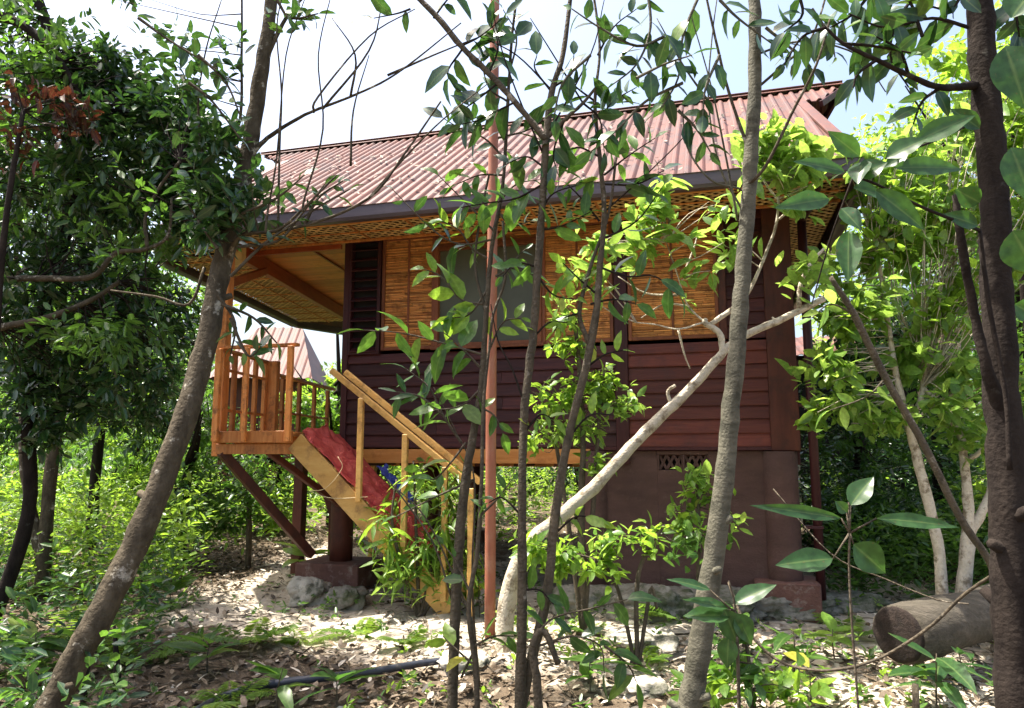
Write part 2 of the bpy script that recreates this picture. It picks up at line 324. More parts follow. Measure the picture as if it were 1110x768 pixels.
class Plant:
    """one tree or shrub: trunk, branches, crown"""
    def __init__(s, name, label, cat, base, group=None):
        b = np.array(base, float); s.root = empty(name, b, 0, label, cat, group); s.lv = {}; s.tw = MB(); s.sk = [b]; s.ws = .9
    def trunk(s, pts, bark='bark', name='trunk', n=12, seg=6, noise=.05, stub=0):
        """pts: (px, py, Y, width in px) or world ((x,y,z), radius)"""
        P = []; r = []
        for q in pts:
            if len(q) == 4: P.append(at(*q[:3])); r.append(q[3]/2/F*q[2]*s.ws)
            else: P.append(np.array(q[0], float)); r.append(q[1]*s.ws/.9)
        P = np.array(P); m = MB()
        Q, rr = spline(P, r, seg) if len(P) > 2 else (P, np.array(r))
        if len(Q) > 6:
            rr = rr*(1+.035*np.sin(np.arange(len(rr))*1.7+P[0][0]*3)); Q = Q+rng.normal(size=Q.shape)*rr[:, None]*.05
        m.tube(Q, rr, n, noise=noise)
        if stub:
            for _ in range(stub):
                i = rng.integers(2, len(Q)-2); d = nrm(rand_dir(1)[0]*np.array([1, 1, .3])+np.array([0, 0, .5]))
                m.tube([Q[i], Q[i]+d*rr[i]*1.8], [rr[i]*.45, rr[i]*.3], 6)
        s.sk.extend(list(Q)); m.build(name, M[bark], s.root, True); return Q
    def leaf(s, mat, arr): s.lv.setdefault(mat, []).append(arr)
    def blob(s, px, py, rx, ry, Y, dy, n, nl, L, mat, ratio=.45, kind='mid', twig=.35, tr=.004, shell=.35, spread=1., droop=.3):
        C, D, c = blob_pts(px, py, rx, ry, Y, dy, n, shell)
        ok = C[:, 2] > gh(C[:, 0], C[:, 1])+.05; C = C[ok]; D = D[ok]; n = len(C)
        s.leaf(mat, clusters(C, D, nl, L, ratio, kind, spread, droop=droop))
        if twig and n:
            sk = np.array(s.sk); k = rng.choice(n, int(n*twig), replace=False)
            for i in k:
                # anchor towards the blob centre / skeleton
                d2 = np.sum((sk-C[i])**2, 1); a = sk[np.argmin(d2)]
                if np.linalg.norm(a-C[i]) > 1.2: a = C[i]+(a-C[i])*(1.2/np.linalg.norm(a-C[i]))
                mid = (a+C[i])/2+rng.normal(size=3)*.08*np.linalg.norm(a-C[i])
                s.tw.tube([a, mid, C[i]], [tr*1.6, tr, tr*.5], 4, cap=False, seg=3)
        return C
    def sprig(s, pts, nleaf, Lpx, mat, r=1.2, ratio=.45, kind='near', bark=None, up=.0, start=.25, droop=.35, term=True, tuft=0, fwd=.55):
        """a leafy twig drawn through photo pixels (px,py,Y); leaves alternate along it"""
        if mat == 'leaf_dark': nleaf = int(nleaf*1.1+.5)
        droop += .2; Lpx *= 1.0 if mat != 'leaf_big' else 1
        P = np.array([at(*q) for q in pts]); Ym = pts[len(pts)//2][2]; k = Ym/F
        Q, rr = spline(P, np.linspace(r*1.3, r*.5, len(P))*k, 5) if len(P) > 2 else spline(np.array([P[0], (P[0]+P[1])/2+rng.normal(size=3)*.02*Ym/3, P[1]]), np.array([r*1.3, r, r*.5])*k, 5)
        s.tw.tube(Q, rr, 5, cap=False)
        f = np.linspace(start, 1, nleaf)**.9; idx = (f*(len(Q)-1)); i0 = np.floor(idx).astype(int).clip(0, len(Q)-2); fr = (idx-i0)[:, None]
        B = Q[i0]*(1-fr)+Q[i0+1]*fr; T = nrm(Q[i0+1]-Q[i0])
        sd = np.where(np.arange(nleaf) % 2 == 0, 1, -1)
        view = nrm(B-np.array([0, 0, EYE])); S = nrm(np.cross(T, view))*sd[:, None]
        D = nrm(T*fwd+S*.8+rng.normal(size=(nleaf, 3))*.35+np.array([0, 0, up-.12]))
        if term: D[-1] = nrm(T[-1]+rng.normal(size=3)*.2)
        N = nrm(-view*.5+np.array([0, 0, .8])+rng.normal(size=(nleaf, 3))*.5)
        L = Lpx*k*(.6+.6*rng.random(nleaf))*np.linspace(1.05, .8, nleaf)
        s.leaf(mat, leaf_arr(B, D, N, L, L*ratio*(.85+.3*rng.random(nleaf)), kind, droop=droop))
        if tuft:
            m = tuft; D = nrm(rand_dir(m)+T[-1]*.8+np.array([0, 0, .2])); B = np.repeat(Q[-1][None], m, 0)
            N = nrm(-np.repeat(view[-1:], m, 0)*.5+rng.normal(size=(m, 3))*.6+np.array([0, 0, .7])); L = Lpx*k*(.75+.4*rng.random(m))
            s.leaf(mat, leaf_arr(B, D, N, L, L*ratio, kind, droop=droop))
    def bigleaf(s, base, tip, w, Y, mat, dY=0, tilt=.5, stem=None, rnd=None):
        """one big leaf from a base pixel to a tip pixel"""
        a = at(base[0], base[1], Y); b = at(tip[0], tip[1], Y+dY); D = b-a; L = np.linalg.norm(D)
        view = nrm(a-np.array([0, 0, EYE])); N = nrm(-view*(1-tilt)+np.array([0, 0, 1.])*tilt+rng.normal(size=3)*.08)
        x = np.linspace(0, 1, 11); hw = np.sin(np.pi*x**.8)**1.0*(1-.15*x)*.52; hw[-1] = 0; hw[0] = 0
        Dn = nrm(D); S = nrm(np.cross(Dn, N)); N2 = np.cross(S, Dn); W = w/F*Y
        rows = []; mids = []
        for j in (-1, -.5, 0, .5, 1):
            rows.append(a+np.outer(x*L, Dn)+np.outer(hw*j*W, S)+np.outer(abs(j)*hw*W*.3-.10*L*(x*x-x)+.012*L*np.sin(x*19)*abs(j), N2)); mids.append(np.full(11, abs(j)))
        V = np.concatenate(rows); t = np.stack([np.tile(x, 5), np.concatenate(mids)/2], 1)
        fc = [(r*11+i, r*11+i+1, r*11+12+i, r*11+11+i) for r in range(4) for i in range(10)]
        s.leaf(mat, (V, 1, 55, fc, np.array([random.random() if rnd is None else rnd]), t))
        if stem is not None: s.tw.tube([at(*stem), a], [.0016*Y, .001*Y], 5)
    def twig(s, pts, r0, r1, n=5):
        P = np.array([at(*q) for q in pts]); k = pts[0][2]/F
        if len(P) == 2: P = np.array([P[0], (P[0]+P[1])/2+rng.normal(size=3)*.01*pts[0][2], P[1]])
        s.tw.tube(P, np.linspace(r0, r1, len(P))*k/2, n, seg=5)
    def done(s, bark='bark', crown='crown'):
        names = list(s.lv.keys()); first = None
        for i, m in enumerate(names):
            o = leaves_obj(s.lv[m], crown if i == 0 else 'foliage', M[m], s.root if first is None else first)
            if first is None: first = o
        if s.tw.n: s.tw.build('twigs', M[bark], first or s.root, True)
        return s.root

# ================================================================== THE HOUSE
UA = math.atan2(-794, 2864)
HO = (-2.035, 8.797, 0)
house = empty('stilt_house', HO, UA, 'large wooden house on stilts with purple-brown board walls, bamboo panels and a red corrugated roof', 'house')
# --- siding, one mesh of lapped boards per wall bay
def boards(name, s0, s1, z0, z1, t, mat, h=.142, part=house):
    m = MB(); z = z0
    while z < z1-.02:
        zt = min(z+h, z1)
        cuts = [s0]
        while cuts[-1] < s1-.05: cuts.append(min(s1, cuts[-1]+random.uniform(1.0, 2.6)) if s1-cuts[-1] > 1.2 else s1)
        for ca, cb in zip(cuts, cuts[1:]):
          V = []; sag = [random.uniform(-.004, .004), random.uniform(-.004, .004)]
          for sx, sg in ((ca+.0015, sag[0]), (cb-.0015, sag[1])):
            z_ = z; z = z+sg
            V += [(sx, t-.034, z), (sx, t-.034, z+.012), (sx, t-.010, zt), (sx, t+.02, zt), (sx, t+.02, z)]
            z = z_
          m.add(V, [(0, 5, 6, 1), (1, 6, 7, 2), (2, 7, 8, 3), (4, 9, 5, 0), (3, 8, 9, 4), (0, 1, 2, 3, 4), (9, 8, 7, 6, 5)])
        z += h
    return m.build(name, mat, part)
boards('siding', .075, 3.28, 1.60, 2.70, 0, M['siding'])
boards('siding', 3.42, 4.46, 1.60, 2.70, 0, M['siding_red'])
boards('siding', 4.46, 4.84, 1.60, 2.70, 0, M['siding_red'])
boards('siding', 4.46, 4.84, 2.72, 4.12, 0, M['siding'])
# louvred shutter beside the corner
m = MB()
for i in range(11):
    z = 2.76+i*.124; m.bar((.10, -.02, z), (.44, -.02, z), .10, .014, up=(0, -.55, .8))
lo = m.build('louvre_shutter', M['trim'], house)
MB().box(.075, .10, -.05, .03, 2.7, 4.12).box(.44, .485, -.05, .03, 2.7, 4.12).box(.10, .44, -.045, .03, 2.700, 2.735).box(.10, .44, -.045, .03, 4.09, 4.12).build('shutter_frame', M['trim'], lo)
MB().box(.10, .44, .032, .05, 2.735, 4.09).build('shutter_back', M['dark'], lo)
for (a, b, z0, z1, mt) in ((0, .075, 1.42, 4.12, 'trim'), (3.28, 3.42, 1.42, 4.12, 'trim'), (4.38, 4.46, 2.72, 4.12, 'brown'), (4.84, 5.12, 1.56, 4.12, 'brown')):
    MB().box(a, b, -.055, .06, z0, z1, .006).build('wall_post', M[mt], house)
# hidden walls that close the box
m = MB()
m.box(.0, .05, .06, 5.1, 1.42, 4.12); m.box(5.07, 5.12, .06, 5.1, 1.42, 4.12); m.box(.05, 5.07, 5.05, 5.1, 1.42, 4.12)
m.build('rear_wall', M['siding'], house)
m = MB(); m.box(.05, 5.07, .06, 5.05, 1.50, 1.56); m.build('floor_deck', M['brown'], house)
# bamboo panels
def bamboo(s0, s1, z0, z1):
    m = MB(); z = z0+.012
    while z < z1-.01:
        h = random.uniform(.015, .026); cuts = [s0]
        while cuts[-1] < s1: cuts.append(min(s1, cuts[-1]+random.uniform(.2, .5)))
        for a, b in zip(cuts, cuts[1:]):
            m.bar((a+.001, -.004+random.uniform(-.004, .004), z+random.uniform(-.0012, .0012)), (b-.001, -.004, z+random.uniform(-.0012, .0012)), .02, h*.86, bev=.004)
        z += h
    p = m.build('bamboo_panel', M['bamboo'], house)
    MB().box(s0, s1, .012, .03, z0, z1).build('backing', M['frame'], p)
    f = MB(); f.box(s0-.03, s0+.008, -.04, .0, z0-.03, z1+.02); f.box(s1-.008, s1+.03, -.04, .0, z0-.03, z1+.02)
    f.box(s0+.008, s1-.008, -.036, .0, z0-.03, z0+.008); f.box(s0+.008, s1-.008, -.036, .0, z1-.012, z1+.02)
    n = max(1, round((s1-s0)/.38))
    for i in range(1, n): x = s0+(s1-s0)*i/n; f.box(x-.012, x+.012, -.028, -.002, z0, z1)
    f.build('panel_frame', M['frame'], p)
bamboo(.53, 1.15, 2.77, 4.09)
bamboo(2.50, 3.24, 2.77, 4.09)
bamboo(3.46, 4.35, 2.77, 4.09)
bamboo(1.21, 2.45, 3.98, 4.09)
def screenmat():
    m, n, nd, lk = nt('window_screen')
    out = nd.new('ShaderNodeOutputMaterial'); p = nd.new('ShaderNodeBsdfPrincipled'); tc = nd.new('ShaderNodeTexCoord')
    ns = nd.new('ShaderNodeTexNoise'); ns.inputs['Scale'].default_value = 2.2; ns.inputs['Detail'].default_value = 5; lk.new(tc.outputs['Object'], ns.inputs['Vector'])
    rp = ramp(nd, [(.3, (.07, .075, .048)), (.7, (.12, .125, .085))]); lk.new(ns.outputs['Fac'], rp.inputs[0]); lk.new(rp.outputs[0], p.inputs['Base Color'])
    p.inputs['Roughness'].default_value = .38; p.inputs['Specular IOR Level'].default_value = .35; lk.new(p.outputs[0], out.inputs[0]); return m
M['glass'] = screenmat()
def window(s0, s1, z0, z1, mull):
    f = MB(); w = .05
    f.box(s0, s0+w, -.06, .03, z0, z1); f.box(s1-w, s1, -.06, .03, z0, z1); f.box(s0+w, s1-w, -.055, .03, z0, z0+w); f.box(s0+w, s1-w, -.055, .03, z1-w, z1)
    for x in mull: f.box(x-.018, x+.018, -.05, .02, z0+w, z1-w)
    f.box(s0-.03, s1+.03, -.085, -.058, z0-.025, z0+.012)
    fo = f.build('window', M['frame'], house)
    MB().box(s0+w, s1-w, .0, .012, z0+w, z1-w, .001).build('pane', M['glass'], fo)
window(1.18, 2.47, 2.745, 3.955, [1.83])
# floor beams, joists
m = MB(); m.bar((.0, -.02, 1.50), (3.0, -.02, 1.50), .10, .16, rnd=.3); m.bar((.26, .9, 1.44), (5.0, .9, 1.44), .1, .14); m.bar((.0, 4.9, 1.44), (5.0, 4.9, 1.44), .1, .14)
m.each('floor_beam', M['orange_h'], house)
m = MB()
for i in range(11): m.bar((.3+i*.46, .06, 1.44), (.3+i*.46, 5.0, 1.44), .05, .11)
m.each('joist', M['brown'], house)
MB().box(2.9, 4.86, -.05, .05, 1.565, 1.60).build('sill_board', M['trim'], house)
# pillars
def pillar(s, t, r, z0, z1, plinth=None, mat='brown'):
    o = MB().tube([(s, t, z0), (s, t, z1)], r, 20, seg=4).build('pillar', M[mat], house)
    if plinth:
        a, b, c = plinth; q = MB(); q.box(s-a, s+a, t-b, t+b, -.25, c, .012); q.build('plinth', M['plinth'], o)
pillar(-.01, .10, .135, .25, 1.42, (.40, .34, .285))
pillar(2.75, 2.4, .12, .0, 1.42, (.25, .25, .2)); pillar(.13, 2.6, .12, .0, 1.42, (.25, .25, .2)); pillar(.13, 4.7, .12, 0, 1.42, (.25, .25, .2)); pillar(2.75, 4.7, .12, 0, 1.42, (.25, .25, .2))
pillar(3.02, .02, .145, .15, 1.56, None, 'concrete'); pillar(4.92, .04, .17, .05, 1.555, (.30, .26, .30), 'concrete')
pillar(4.92, 4.7, .16, -.1, 1.5, None, 'concrete')
# skirting wall with vent
m = MB(); m.box(3.12, 3.70, -.0, .10, -.1, 1.56); m.box(4.22, 4.80, 0, .10, -.1, 1.56); m.box(3.70, 4.22, 0, .10, -.1, 1.36); m.box(3.70, 4.22, 0, .10, 1.52, 1.56)
m.box(5.0, 5.08, .2, 4.6, -.1, 1.5)
sk = m.build('skirting_wall', M['concrete'], house)
m = MB()
for k in range(2):
    x0 = 3.71+k*.26
    m.box(x0-.01, x0+.012, -.006, .09, 1.36, 1.52); m.box(x0+.238, x0+.25, -.006, .09, 1.36, 1.52)
    for i in range(3):
        a = x0+.01+i*.076; m.bar((a, .03, 1.365), (a+.076, .03, 1.515), .03, .016, up=(0, 1, 0)); m.bar((a, .034, 1.515), (a+.076, .034, 1.365), .03, .016, up=(0, 1, 0))
m.build('vent_block', M['concrete'], house)
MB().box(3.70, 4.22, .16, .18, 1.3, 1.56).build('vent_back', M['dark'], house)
# downpipe at the right corner
m = MB(); m.tube([(5.24, -.02, .1), (5.24, -.02, 3.95)], .045, 12); m.tube([(5.24, -.02, 3.95), (5.3, -.4, 4.0), (5.3, -1.0, 4.05)], .045, 12, seg=4)
for z in (.8, 2.0, 3.2): m.box(5.12, 5.29, -.075, .035, z, z+.03)
m.build('downpipe', M['trim'], house)

# --- roof
EV = -1.0; RT = 2.5; EZ = 4.15; SL = .69; GT = 1.75
GZ = EZ+SL*(GT-EV); RZ = EZ+SL*(RT-EV)
def corr(name, poly, fmap, pitch=.135, amp=.028, mat='roof', parent=house, axis_n=None, lapd=None):
    """corrugated sheet over a convex polygon in (a,b): ribs run along b"""
    poly = np.array(poly, float); a0, a1 = poly[:, 0].min(), poly[:, 0].max()
    prof = [(0, 0), (.22, 0), (.36, .7), (.45, 1), (.62, 1), (.72, .7), (.86, 0)]
    A = []
    k = math.floor(a0/pitch)
    while k*pitch < a1:
        for q, hgt in prof:
            a = (k+q)*pitch
            if a0+1e-4 < a < a1-1e-4: A.append((a, hgt*amp))
        k += 1
    A = [(a0+1e-4, 0)]+A+[(a1-1e-4, 0)]
    V = []; n = len(poly); NB = 5
    for a, h in A:
        bs = []
        for i in range(n):
            p, q = poly[i], poly[(i+1) % n]
            if min(p[0], q[0]) <= a <= max(p[0], q[0]) and abs(p[0]-q[0]) > 1e-9: bs.append(p[1]+(q[1]-p[1])*(a-p[0])/(q[0]-p[0]))
        b0, b1 = min(bs), max(bs)
        for j in range(NB): V.append(fmap(a, b0+(b1-b0)*j/(NB-1), h))
    nA = len(A); fc = [(i*NB+j, (i+1)*NB+j, (i+1)*NB+j+1, i*NB+j+1) for i in range(nA-1) for j in range(NB-1)]
    # underside
    off = len(V); V2 = []
    for i in range(nA):
        a, h = A[i]
        for j in range(NB): V2.append(np.array(V[i*NB+j])-np.array((0, 0, .012)))
    fc += [(off+i*NB+j+1, off+(i+1)*NB+j+1, off+(i+1)*NB+j, off+i*NB+j) for i in range(nA-1) for j in range(NB-1)]
    fc += [(i*NB, off+i*NB, off+(i+1)*NB, (i+1)*NB) for i in range(nA-1)]
    fc += [(j, j+1, off+j+1, off+j) for j in range(NB-1)]+[((nA-1)*NB+j+1, (nA-1)*NB+j, off+(nA-1)*NB+j, off+(nA-1)*NB+j+1) for j in range(NB-1)]
    return MB().add(V+V2, fc, .5).build(name, M[mat], parent)
nn = math.hypot(1, SL)
fr = lambda a, b, h: (a, b-h*SL/nn, EZ+SL*(b-EV)+h/nn)
bk = lambda a, b, h: (a, 2*RT-b+h*SL/nn, EZ+SL*(b-EV)+h/nn)
EL, ER = -1.85, 5.66; HL, HR = -2.05, 5.5; TL, TR = -3.0, 6.14
roof = corr('roof', [(EL, EV), (ER, EV), (HR, GT), (HL, GT)], fr)
corr('upper_roof', [(HL, GT+.001), (5.76, GT+.001), (TR, RT), (TL, RT)], fr, parent=roof)
corr('rear_roof', [(EL-1.3, EV), (ER, EV), (HR, GT), (HL, GT)], bk, parent=roof)
corr('rear_roof', [(HL, GT+.001), (5.76, GT+.001), (TR, RT), (TL, RT)], bk, parent=roof)
# right hip: eave edge s=ER, t -1..6, top s=HR t GT..2RT-GT
hr = lambda a, b, h: (ER+(HR-ER)*b+h*.8, a, EZ+(GZ-EZ)*b+h*.3)
corr('hip_roof', [(EV, 0), (2*RT-EV, 0), (2*RT-GT, 1), (GT, 1)], hr, parent=roof)
# left end: eave polygon with splayed corners
P_F = (EL, EV, EZ); P_1 = (-2.62, -.05, EZ); P_2 = (-3.62, 4.75, EZ); P_3 = (-3.1, 2*RT-EV, EZ); TFL = (HL, GT, GZ); TBL = (HL, 2*RT-GT, GZ)
def slab(pts, th, name, mat, parent):
    a = [np.array(p, float) for p in pts]; nrm_ = np.cross(a[1]-a[0], a[2]-a[0]); nrm_ = nrm_/np.linalg.norm(nrm_)
    if nrm_[2] < 0: nrm_ = -nrm_
    b = [p-nrm_*th for p in a]; n = len(a)
    return MB().add(a+b, [tuple(range(n)), tuple(range(2*n-1, n-1, -1))]+[(i, (i+1) % n, n+(i+1) % n, n+i) for i in range(n)], .5).build(name, mat, parent)
slab([P_F, P_1, TFL], .02, 'splayed_roof', M['roof'], roof); slab([P_1, P_2, TFL], .02, 'splayed_roof', M['roof'], roof)
slab([P_2, TBL, TFL], .02, 'splayed_roof', M['roof'], roof); slab([P_2, P_3, TBL], .02, 'splayed_roof', M['roof'], roof)
# gable ends under the ridge overhang and barge edges
for s, sg in ((5.58, 1), (-2.1, -1)):
    z0 = GZ-.05; V = [(s, GT, z0), (s, 2*RT-GT, z0), (s, RT, RZ-.03), (s-.04*sg, GT, z0), (s-.04*sg, 2*RT-GT, z0), (s-.04*sg, RT, RZ-.03)]
    MB().add(V, [(0, 1, 2), (5, 4, 3), (0, 3, 4, 1), (1, 4, 5, 2), (2, 5, 3, 0)]).build('gable_wall', M['trim'], roof)
MB().bar((TL, RT, RZ+.028), (TR+.01, RT, RZ+.028), .20, .022, bev=.008).bar((TL, RT-.1, RZ-.01), (TR+.01, RT-.1, RZ-.01), .09, .012, up=(0, -SL, 1)).build('ridge_cap', M['roof'], roof)
m = MB(); m.bar((5.76, GT, GZ-.05), (TR, RT, RZ-.05), .05, .08); m.bar((5.76, 2*RT-GT, GZ-.05), (TR, RT, RZ-.06), .05, .08); m.each('barge_board', M['trim'], roof)
m = MB(); m.bar((ER, EV, EZ+.03), (HR, GT, GZ+.03), .12, .03); m.bar((EL, EV, EZ+.03), (HL, GT, GZ+.03), .12, .03); m.each('hip_cap', M['roof'], roof)
# gutter: open trough along the front eave
def gutter(a, b, name='gutter'):
    a = np.array(a, float); b = np.array(b, float); d = nrm(b-a); o = np.array([d[1], -d[0], 0]); Z = np.array([0, 0, 1.])
    pr = [(0, .13), (0, 0), (.03, -.012), (.11, -.012), (.13, .02), (.13, .125), (.145, .135), (.12, .135), (.115, .025), (.02, .01), (.01, .13)]
    V = [p+o*(x)+Z*(z-.13) for p in (a, b) for x, z in pr]; n = len(pr)
    return MB().add(V, [(i, i+1, n+i+1, n+i) for i in range(n-1)]+[tuple(range(n)), tuple(range(2*n-1, n-1, -1))], .5).build(name, M['gutter'], roof)
gz = EZ-.005
gutter((EL, EV+.02, gz), (ER, EV+.02, gz)); gutter((-2.62, -.05, gz), (EL, EV+.02, gz)); gutter((-3.62, 4.75, gz), (-2.62, -.05, gz)); gutter((-3.1, 6, gz), (-3.62, 4.75, gz)); gutter((ER, EV, gz), (ER, 6, gz))
# fascia + soffit lattice
SZ = 4.09
m = MB(); m.bar((EL+.05, EV+.06, 4.06), (ER-.05, EV+.06, 4.06), .025, .10); m.build('fascia', M['orange_h'], roof)
def clip_line(p, d, poly):
    t0, t1 = -1e9, 1e9; n = len(poly); c = np.mean(poly, 0)
    for i in range(n):
        a = poly[i]; e = poly[(i+1) % n]-a; nn_ = np.array([-e[1], e[0]])
        if nn_@(c-a) < 0: nn_ = -nn_
        den = nn_@d; num = nn_@(a-p)
        if abs(den) < 1e-9:
            if num > 0: return None
        elif den > 0: t0 = max(t0, num/den)
        else: t1 = min(t1, num/den)
    return (t0, t1) if t1-t0 > .02 else None
def lattice(poly, z, name='soffit_lattice', pitch=.085, w=.030, ang=(42, -42), parent=roof):
    poly = np.array(poly, float); m = MB()
    for li, an in enumerate(ang):
        d = np.array([math.cos(R(an)), math.sin(R(an))]); nv = np.array([-d[1], d[0]])
        pr = poly@nv; k = pr.min()+pitch/2
        while k < pr.max():
            c = clip_line(nv*k, d, poly)
            if c:
                a = nv*k+d*c[0]; b = nv*k+d*c[1]
                m.bar((a[0], a[1], z+li*.007), (b[0], b[1], z+li*.007), w, .006, bev=.0015)
            k += pitch*random.uniform(.94, 1.06)
    return m.build(name, M['lattice'], parent)
lattice([(EL+.05, EV+.08), (5.6, EV+.08), (5.6, -.10), (5.2, -.06), (-1.25, -.10), (-2.3, -.10)], SZ)
lattice([(5.16, -.05), (5.6, -.05), (5.6, 5.9), (5.16, 5.9)], SZ)
lattice([(-2.55, -.02), (-1.42, -.02), (-2.35, 4.9), (-3.55, 4.7)], SZ, pitch=.085)
m = MB()
m.bar((-1.25, -.16, SZ-.02), (5.6, -.16, SZ-.02), .03, .03); m.bar((EL+.1, EV+.55, SZ-.012), (5.6, EV+.55, SZ-.012), .022, .014)
for i in range(10): m.bar((-1.0+i*.7, EV+.08, SZ-.014), (-1.0+i*.7, -.1, SZ-.014), .024, .014)
for i in range(9):
    t = .25+i*.52; s = -1.42-(t)*.19; m.bar((s, t, SZ-.012), (s-1.18, t-.02, SZ-.012), .024, .014)
m.bar((-2.0, -.02, SZ-.016), (-2.95, 4.8, SZ-.016), .024, .014)
m.each('soffit_batten', M['orange'], roof)
# porch ceiling of planks, beams, brace
m = MB(); k = 0
for i in range(38):
    t0 = -.12+i*.14; s0 = -1.38-(t0+.07)*.195
    m.box(s0, 0.0, t0, t0+.137, 4.115, 4.13, .003)
m.build('porch_ceiling', M['orange_h'], house)
m = MB(); m.bar((-.55, -.1, 4.10), (-1.1, 4.8, 4.10), .03, .02); m.build('ceiling_batten', M['redbeam'], house)
m = MB(); m.bar((-1.28, -.35, 4.0), (-2.28, 4.9, 4.0), .09, .20); m.bar((-1.35, -.14, 4.02), (.0, -.14, 4.02), .05, .06); m.each('porch_beam', M['redbeam'], house)
m = MB(); m.box(-1.33, -1.17, -.46, -.36, 3.78, 4.04, .01); m.build('beam_end_block', M['lattice'], house)
# porch post
PP = (-.99, -.93)
MB().bar((PP[0], PP[1], 1.5), (PP[0]-.02, PP[1]+.02, 4.09), .11, .11, up=(0, 1, 0), bev=.006).build('porch_post', M['orange'], house)
MB().bar((-1.0, -.90, 3.45), (-1.38, .35, 3.93), .07, .09).build('knee_brace', M['redbeam'], house)
MB().bar((-1.0, -.93, 4.03), (-1.28, -.35, 4.03), .07, .12).build('porch_beam', M['redbeam'], house)
# --- deck
DZ = 1.76
def L_(t): return -.93-(t+1.03)*.2
deck = MB()
for i in range(28):
    t0 = -1.03+i*.125
    deck.box(L_(t0), (0.0 if t0 < -.09 else -.002), t0, t0+.118, DZ-.03, DZ, .003)
deck = deck.build('porch_deck', M['orange_h'], house)
m = MB(); m.box(-.96, .0, -1.075, -1.035, DZ-.115, DZ+.012, .005); m.bar((-.965, -1.03, DZ-.05), (L_(2.4)-.03, 2.4, DZ-.05), .035, .125)
m.each('deck_fascia', M['orange'], deck)
m = MB(); m.bar((-.95, -1.0, DZ-.18), (.25, -1.0, DZ-.18), .07, .11); m.bar((-.93, -.95, DZ-.18), (L_(2.4), 2.4, DZ-.18), .07, .11)
for i in range(6): m.bar((L_(-.6+i*.55), -.6+i*.55, DZ-.09), (-.0, -.6+i*.55, DZ-.09), .05, .1)
m.bar((-.05, -1.0, DZ-.17), (-.05, 2.4, DZ-.17), .06, .10)
m.each('deck_beam', M['orange'], deck)
for a, b, w in (((-.9, -1.0, 1.55), (-.27, -.12, .36), .12), ((-.35, -.95, 1.55), (.05, .02, .9), .08), ((L_(1.9), 1.9, 1.55), (-1.0, 2.0, .2), .10), ((-.75, .9, 1.55), (-.05, .25, .75), .08)):
    MB().bar(a, b, w, w*.8, bev=.006).build('brace', M['brown'], deck)
for a in ((-.98, .75), (-1.35, 2.35)): MB().bar((a[0], a[1], -.1), (a[0], a[1], 1.55), .13, .13, up=(0, 1, 0)).build('deck_post', M['brown'], deck)
# railings
rl = MB(); RZ_ = DZ+.93
rl.bar((-.97, -1.04, RZ_), (.02, -1.04, RZ_), .075, .035); rail = rl.build('railing', M['orange'], deck)
rl = MB(); rl.bar((-.95, -.98, RZ_-.01), (L_(.15), .15, RZ_-.01), .07, .035); rl.build('handrail', M['orange'], rail)
for s, w, z1 in ((-.92, .07, RZ_-.018), (-.56, .045, RZ_-.018), (-.03, .065, RZ_-.018)):
    MB().box(s-w/2, s+w/2, -1.12, -1.077, DZ-.10, z1, .004).build('baluster', M['orange'], rail)
for i in range(4):
    t = -.72+i*.28; MB().bar((L_(t), t, DZ), (L_(t), t, RZ_-.03), .05, .05, up=(0, 1, 0)).build('baluster', M['orange'], rail)
m = MB()
for z in (.25, .70): m.bar((-.95, -.98, DZ+z), (L_(.15), .15, DZ+z), .03, .03)
m.each('mid_rail', M['orange'], rail)
MB().box(L_(.2)-.02, L_(.2)+.17, .14, .22, DZ, RZ_+.0, .006).build('newel_board', M['orange'], rail)
MB().bar((L_(.3)+.1, .22, RZ_-.16), (-1.52, 2.5, RZ_-.16), .07, .04).build('handrail', M['orange'], rail)
for i in range(4):
    t = .5+i*.6; MB().bar((L_(t)+.09, t, DZ), (L_(t)+.09, t, RZ_-.19), .05, .05, up=(0, 1, 0)).build('baluster', M['orange'], rail)
m = MB()
for z in (.3,): m.bar((L_(.3)+.1, .22, DZ+z), (L_(2.4)+.09, 2.4, DZ+z), .03, .03)
m.each('mid_rail', M['orange'], rail)
# --- staircase along the wall
t0, t1 = -1.02, -.25; ang = math.atan2(1.03, 1.14)
st = MB()
A0 = (.02, 1.66); A1 = (1.78, .03)
for t in (t0, t1): st.bar((A0[0], t, A0[1]), (A1[0], t, A1[1]), .045, .22)
for i in range(8):
    k = (i+.7)/8.3; s = A0[0]+(A1[0]-A0[0])*k; z = A0[1]+(A1[1]-A0[1])*k+.03
    st.box(s-.12, s+.13, t0+.0, t1-.0, z, z+.035, .005)
stair = st.build('staircase', M['yellow'], house)
# near-side railing
def rz(s): return 2.37-(s-.47)*(1.09/1.45)
hr_ = MB(); hr_.bar((.43, t0-.03, rz(.43)), (1.93, t0-.03, rz(1.93)), .045, .062, bev=.006)
hr_ = hr_.build('stair_rail', M['yellow'], stair)
MB().bar((.55, t0+.05, rz(.55)+.075), (2.06, t0+.05, rz(2.06)+.075), .05, .062, bev=.006).build('top_rail', M['yellow'], hr_)
for s, z0 in ((.79, 1.05), (1.29, .55), (1.72, .12), (1.99, .0)):
    MB().bar((s, t0-.035, z0), (s, t0-.035, rz(s)-.03), .055, .05, up=(0, 1, 0)).build('rail_post', M['yellow'], hr_)
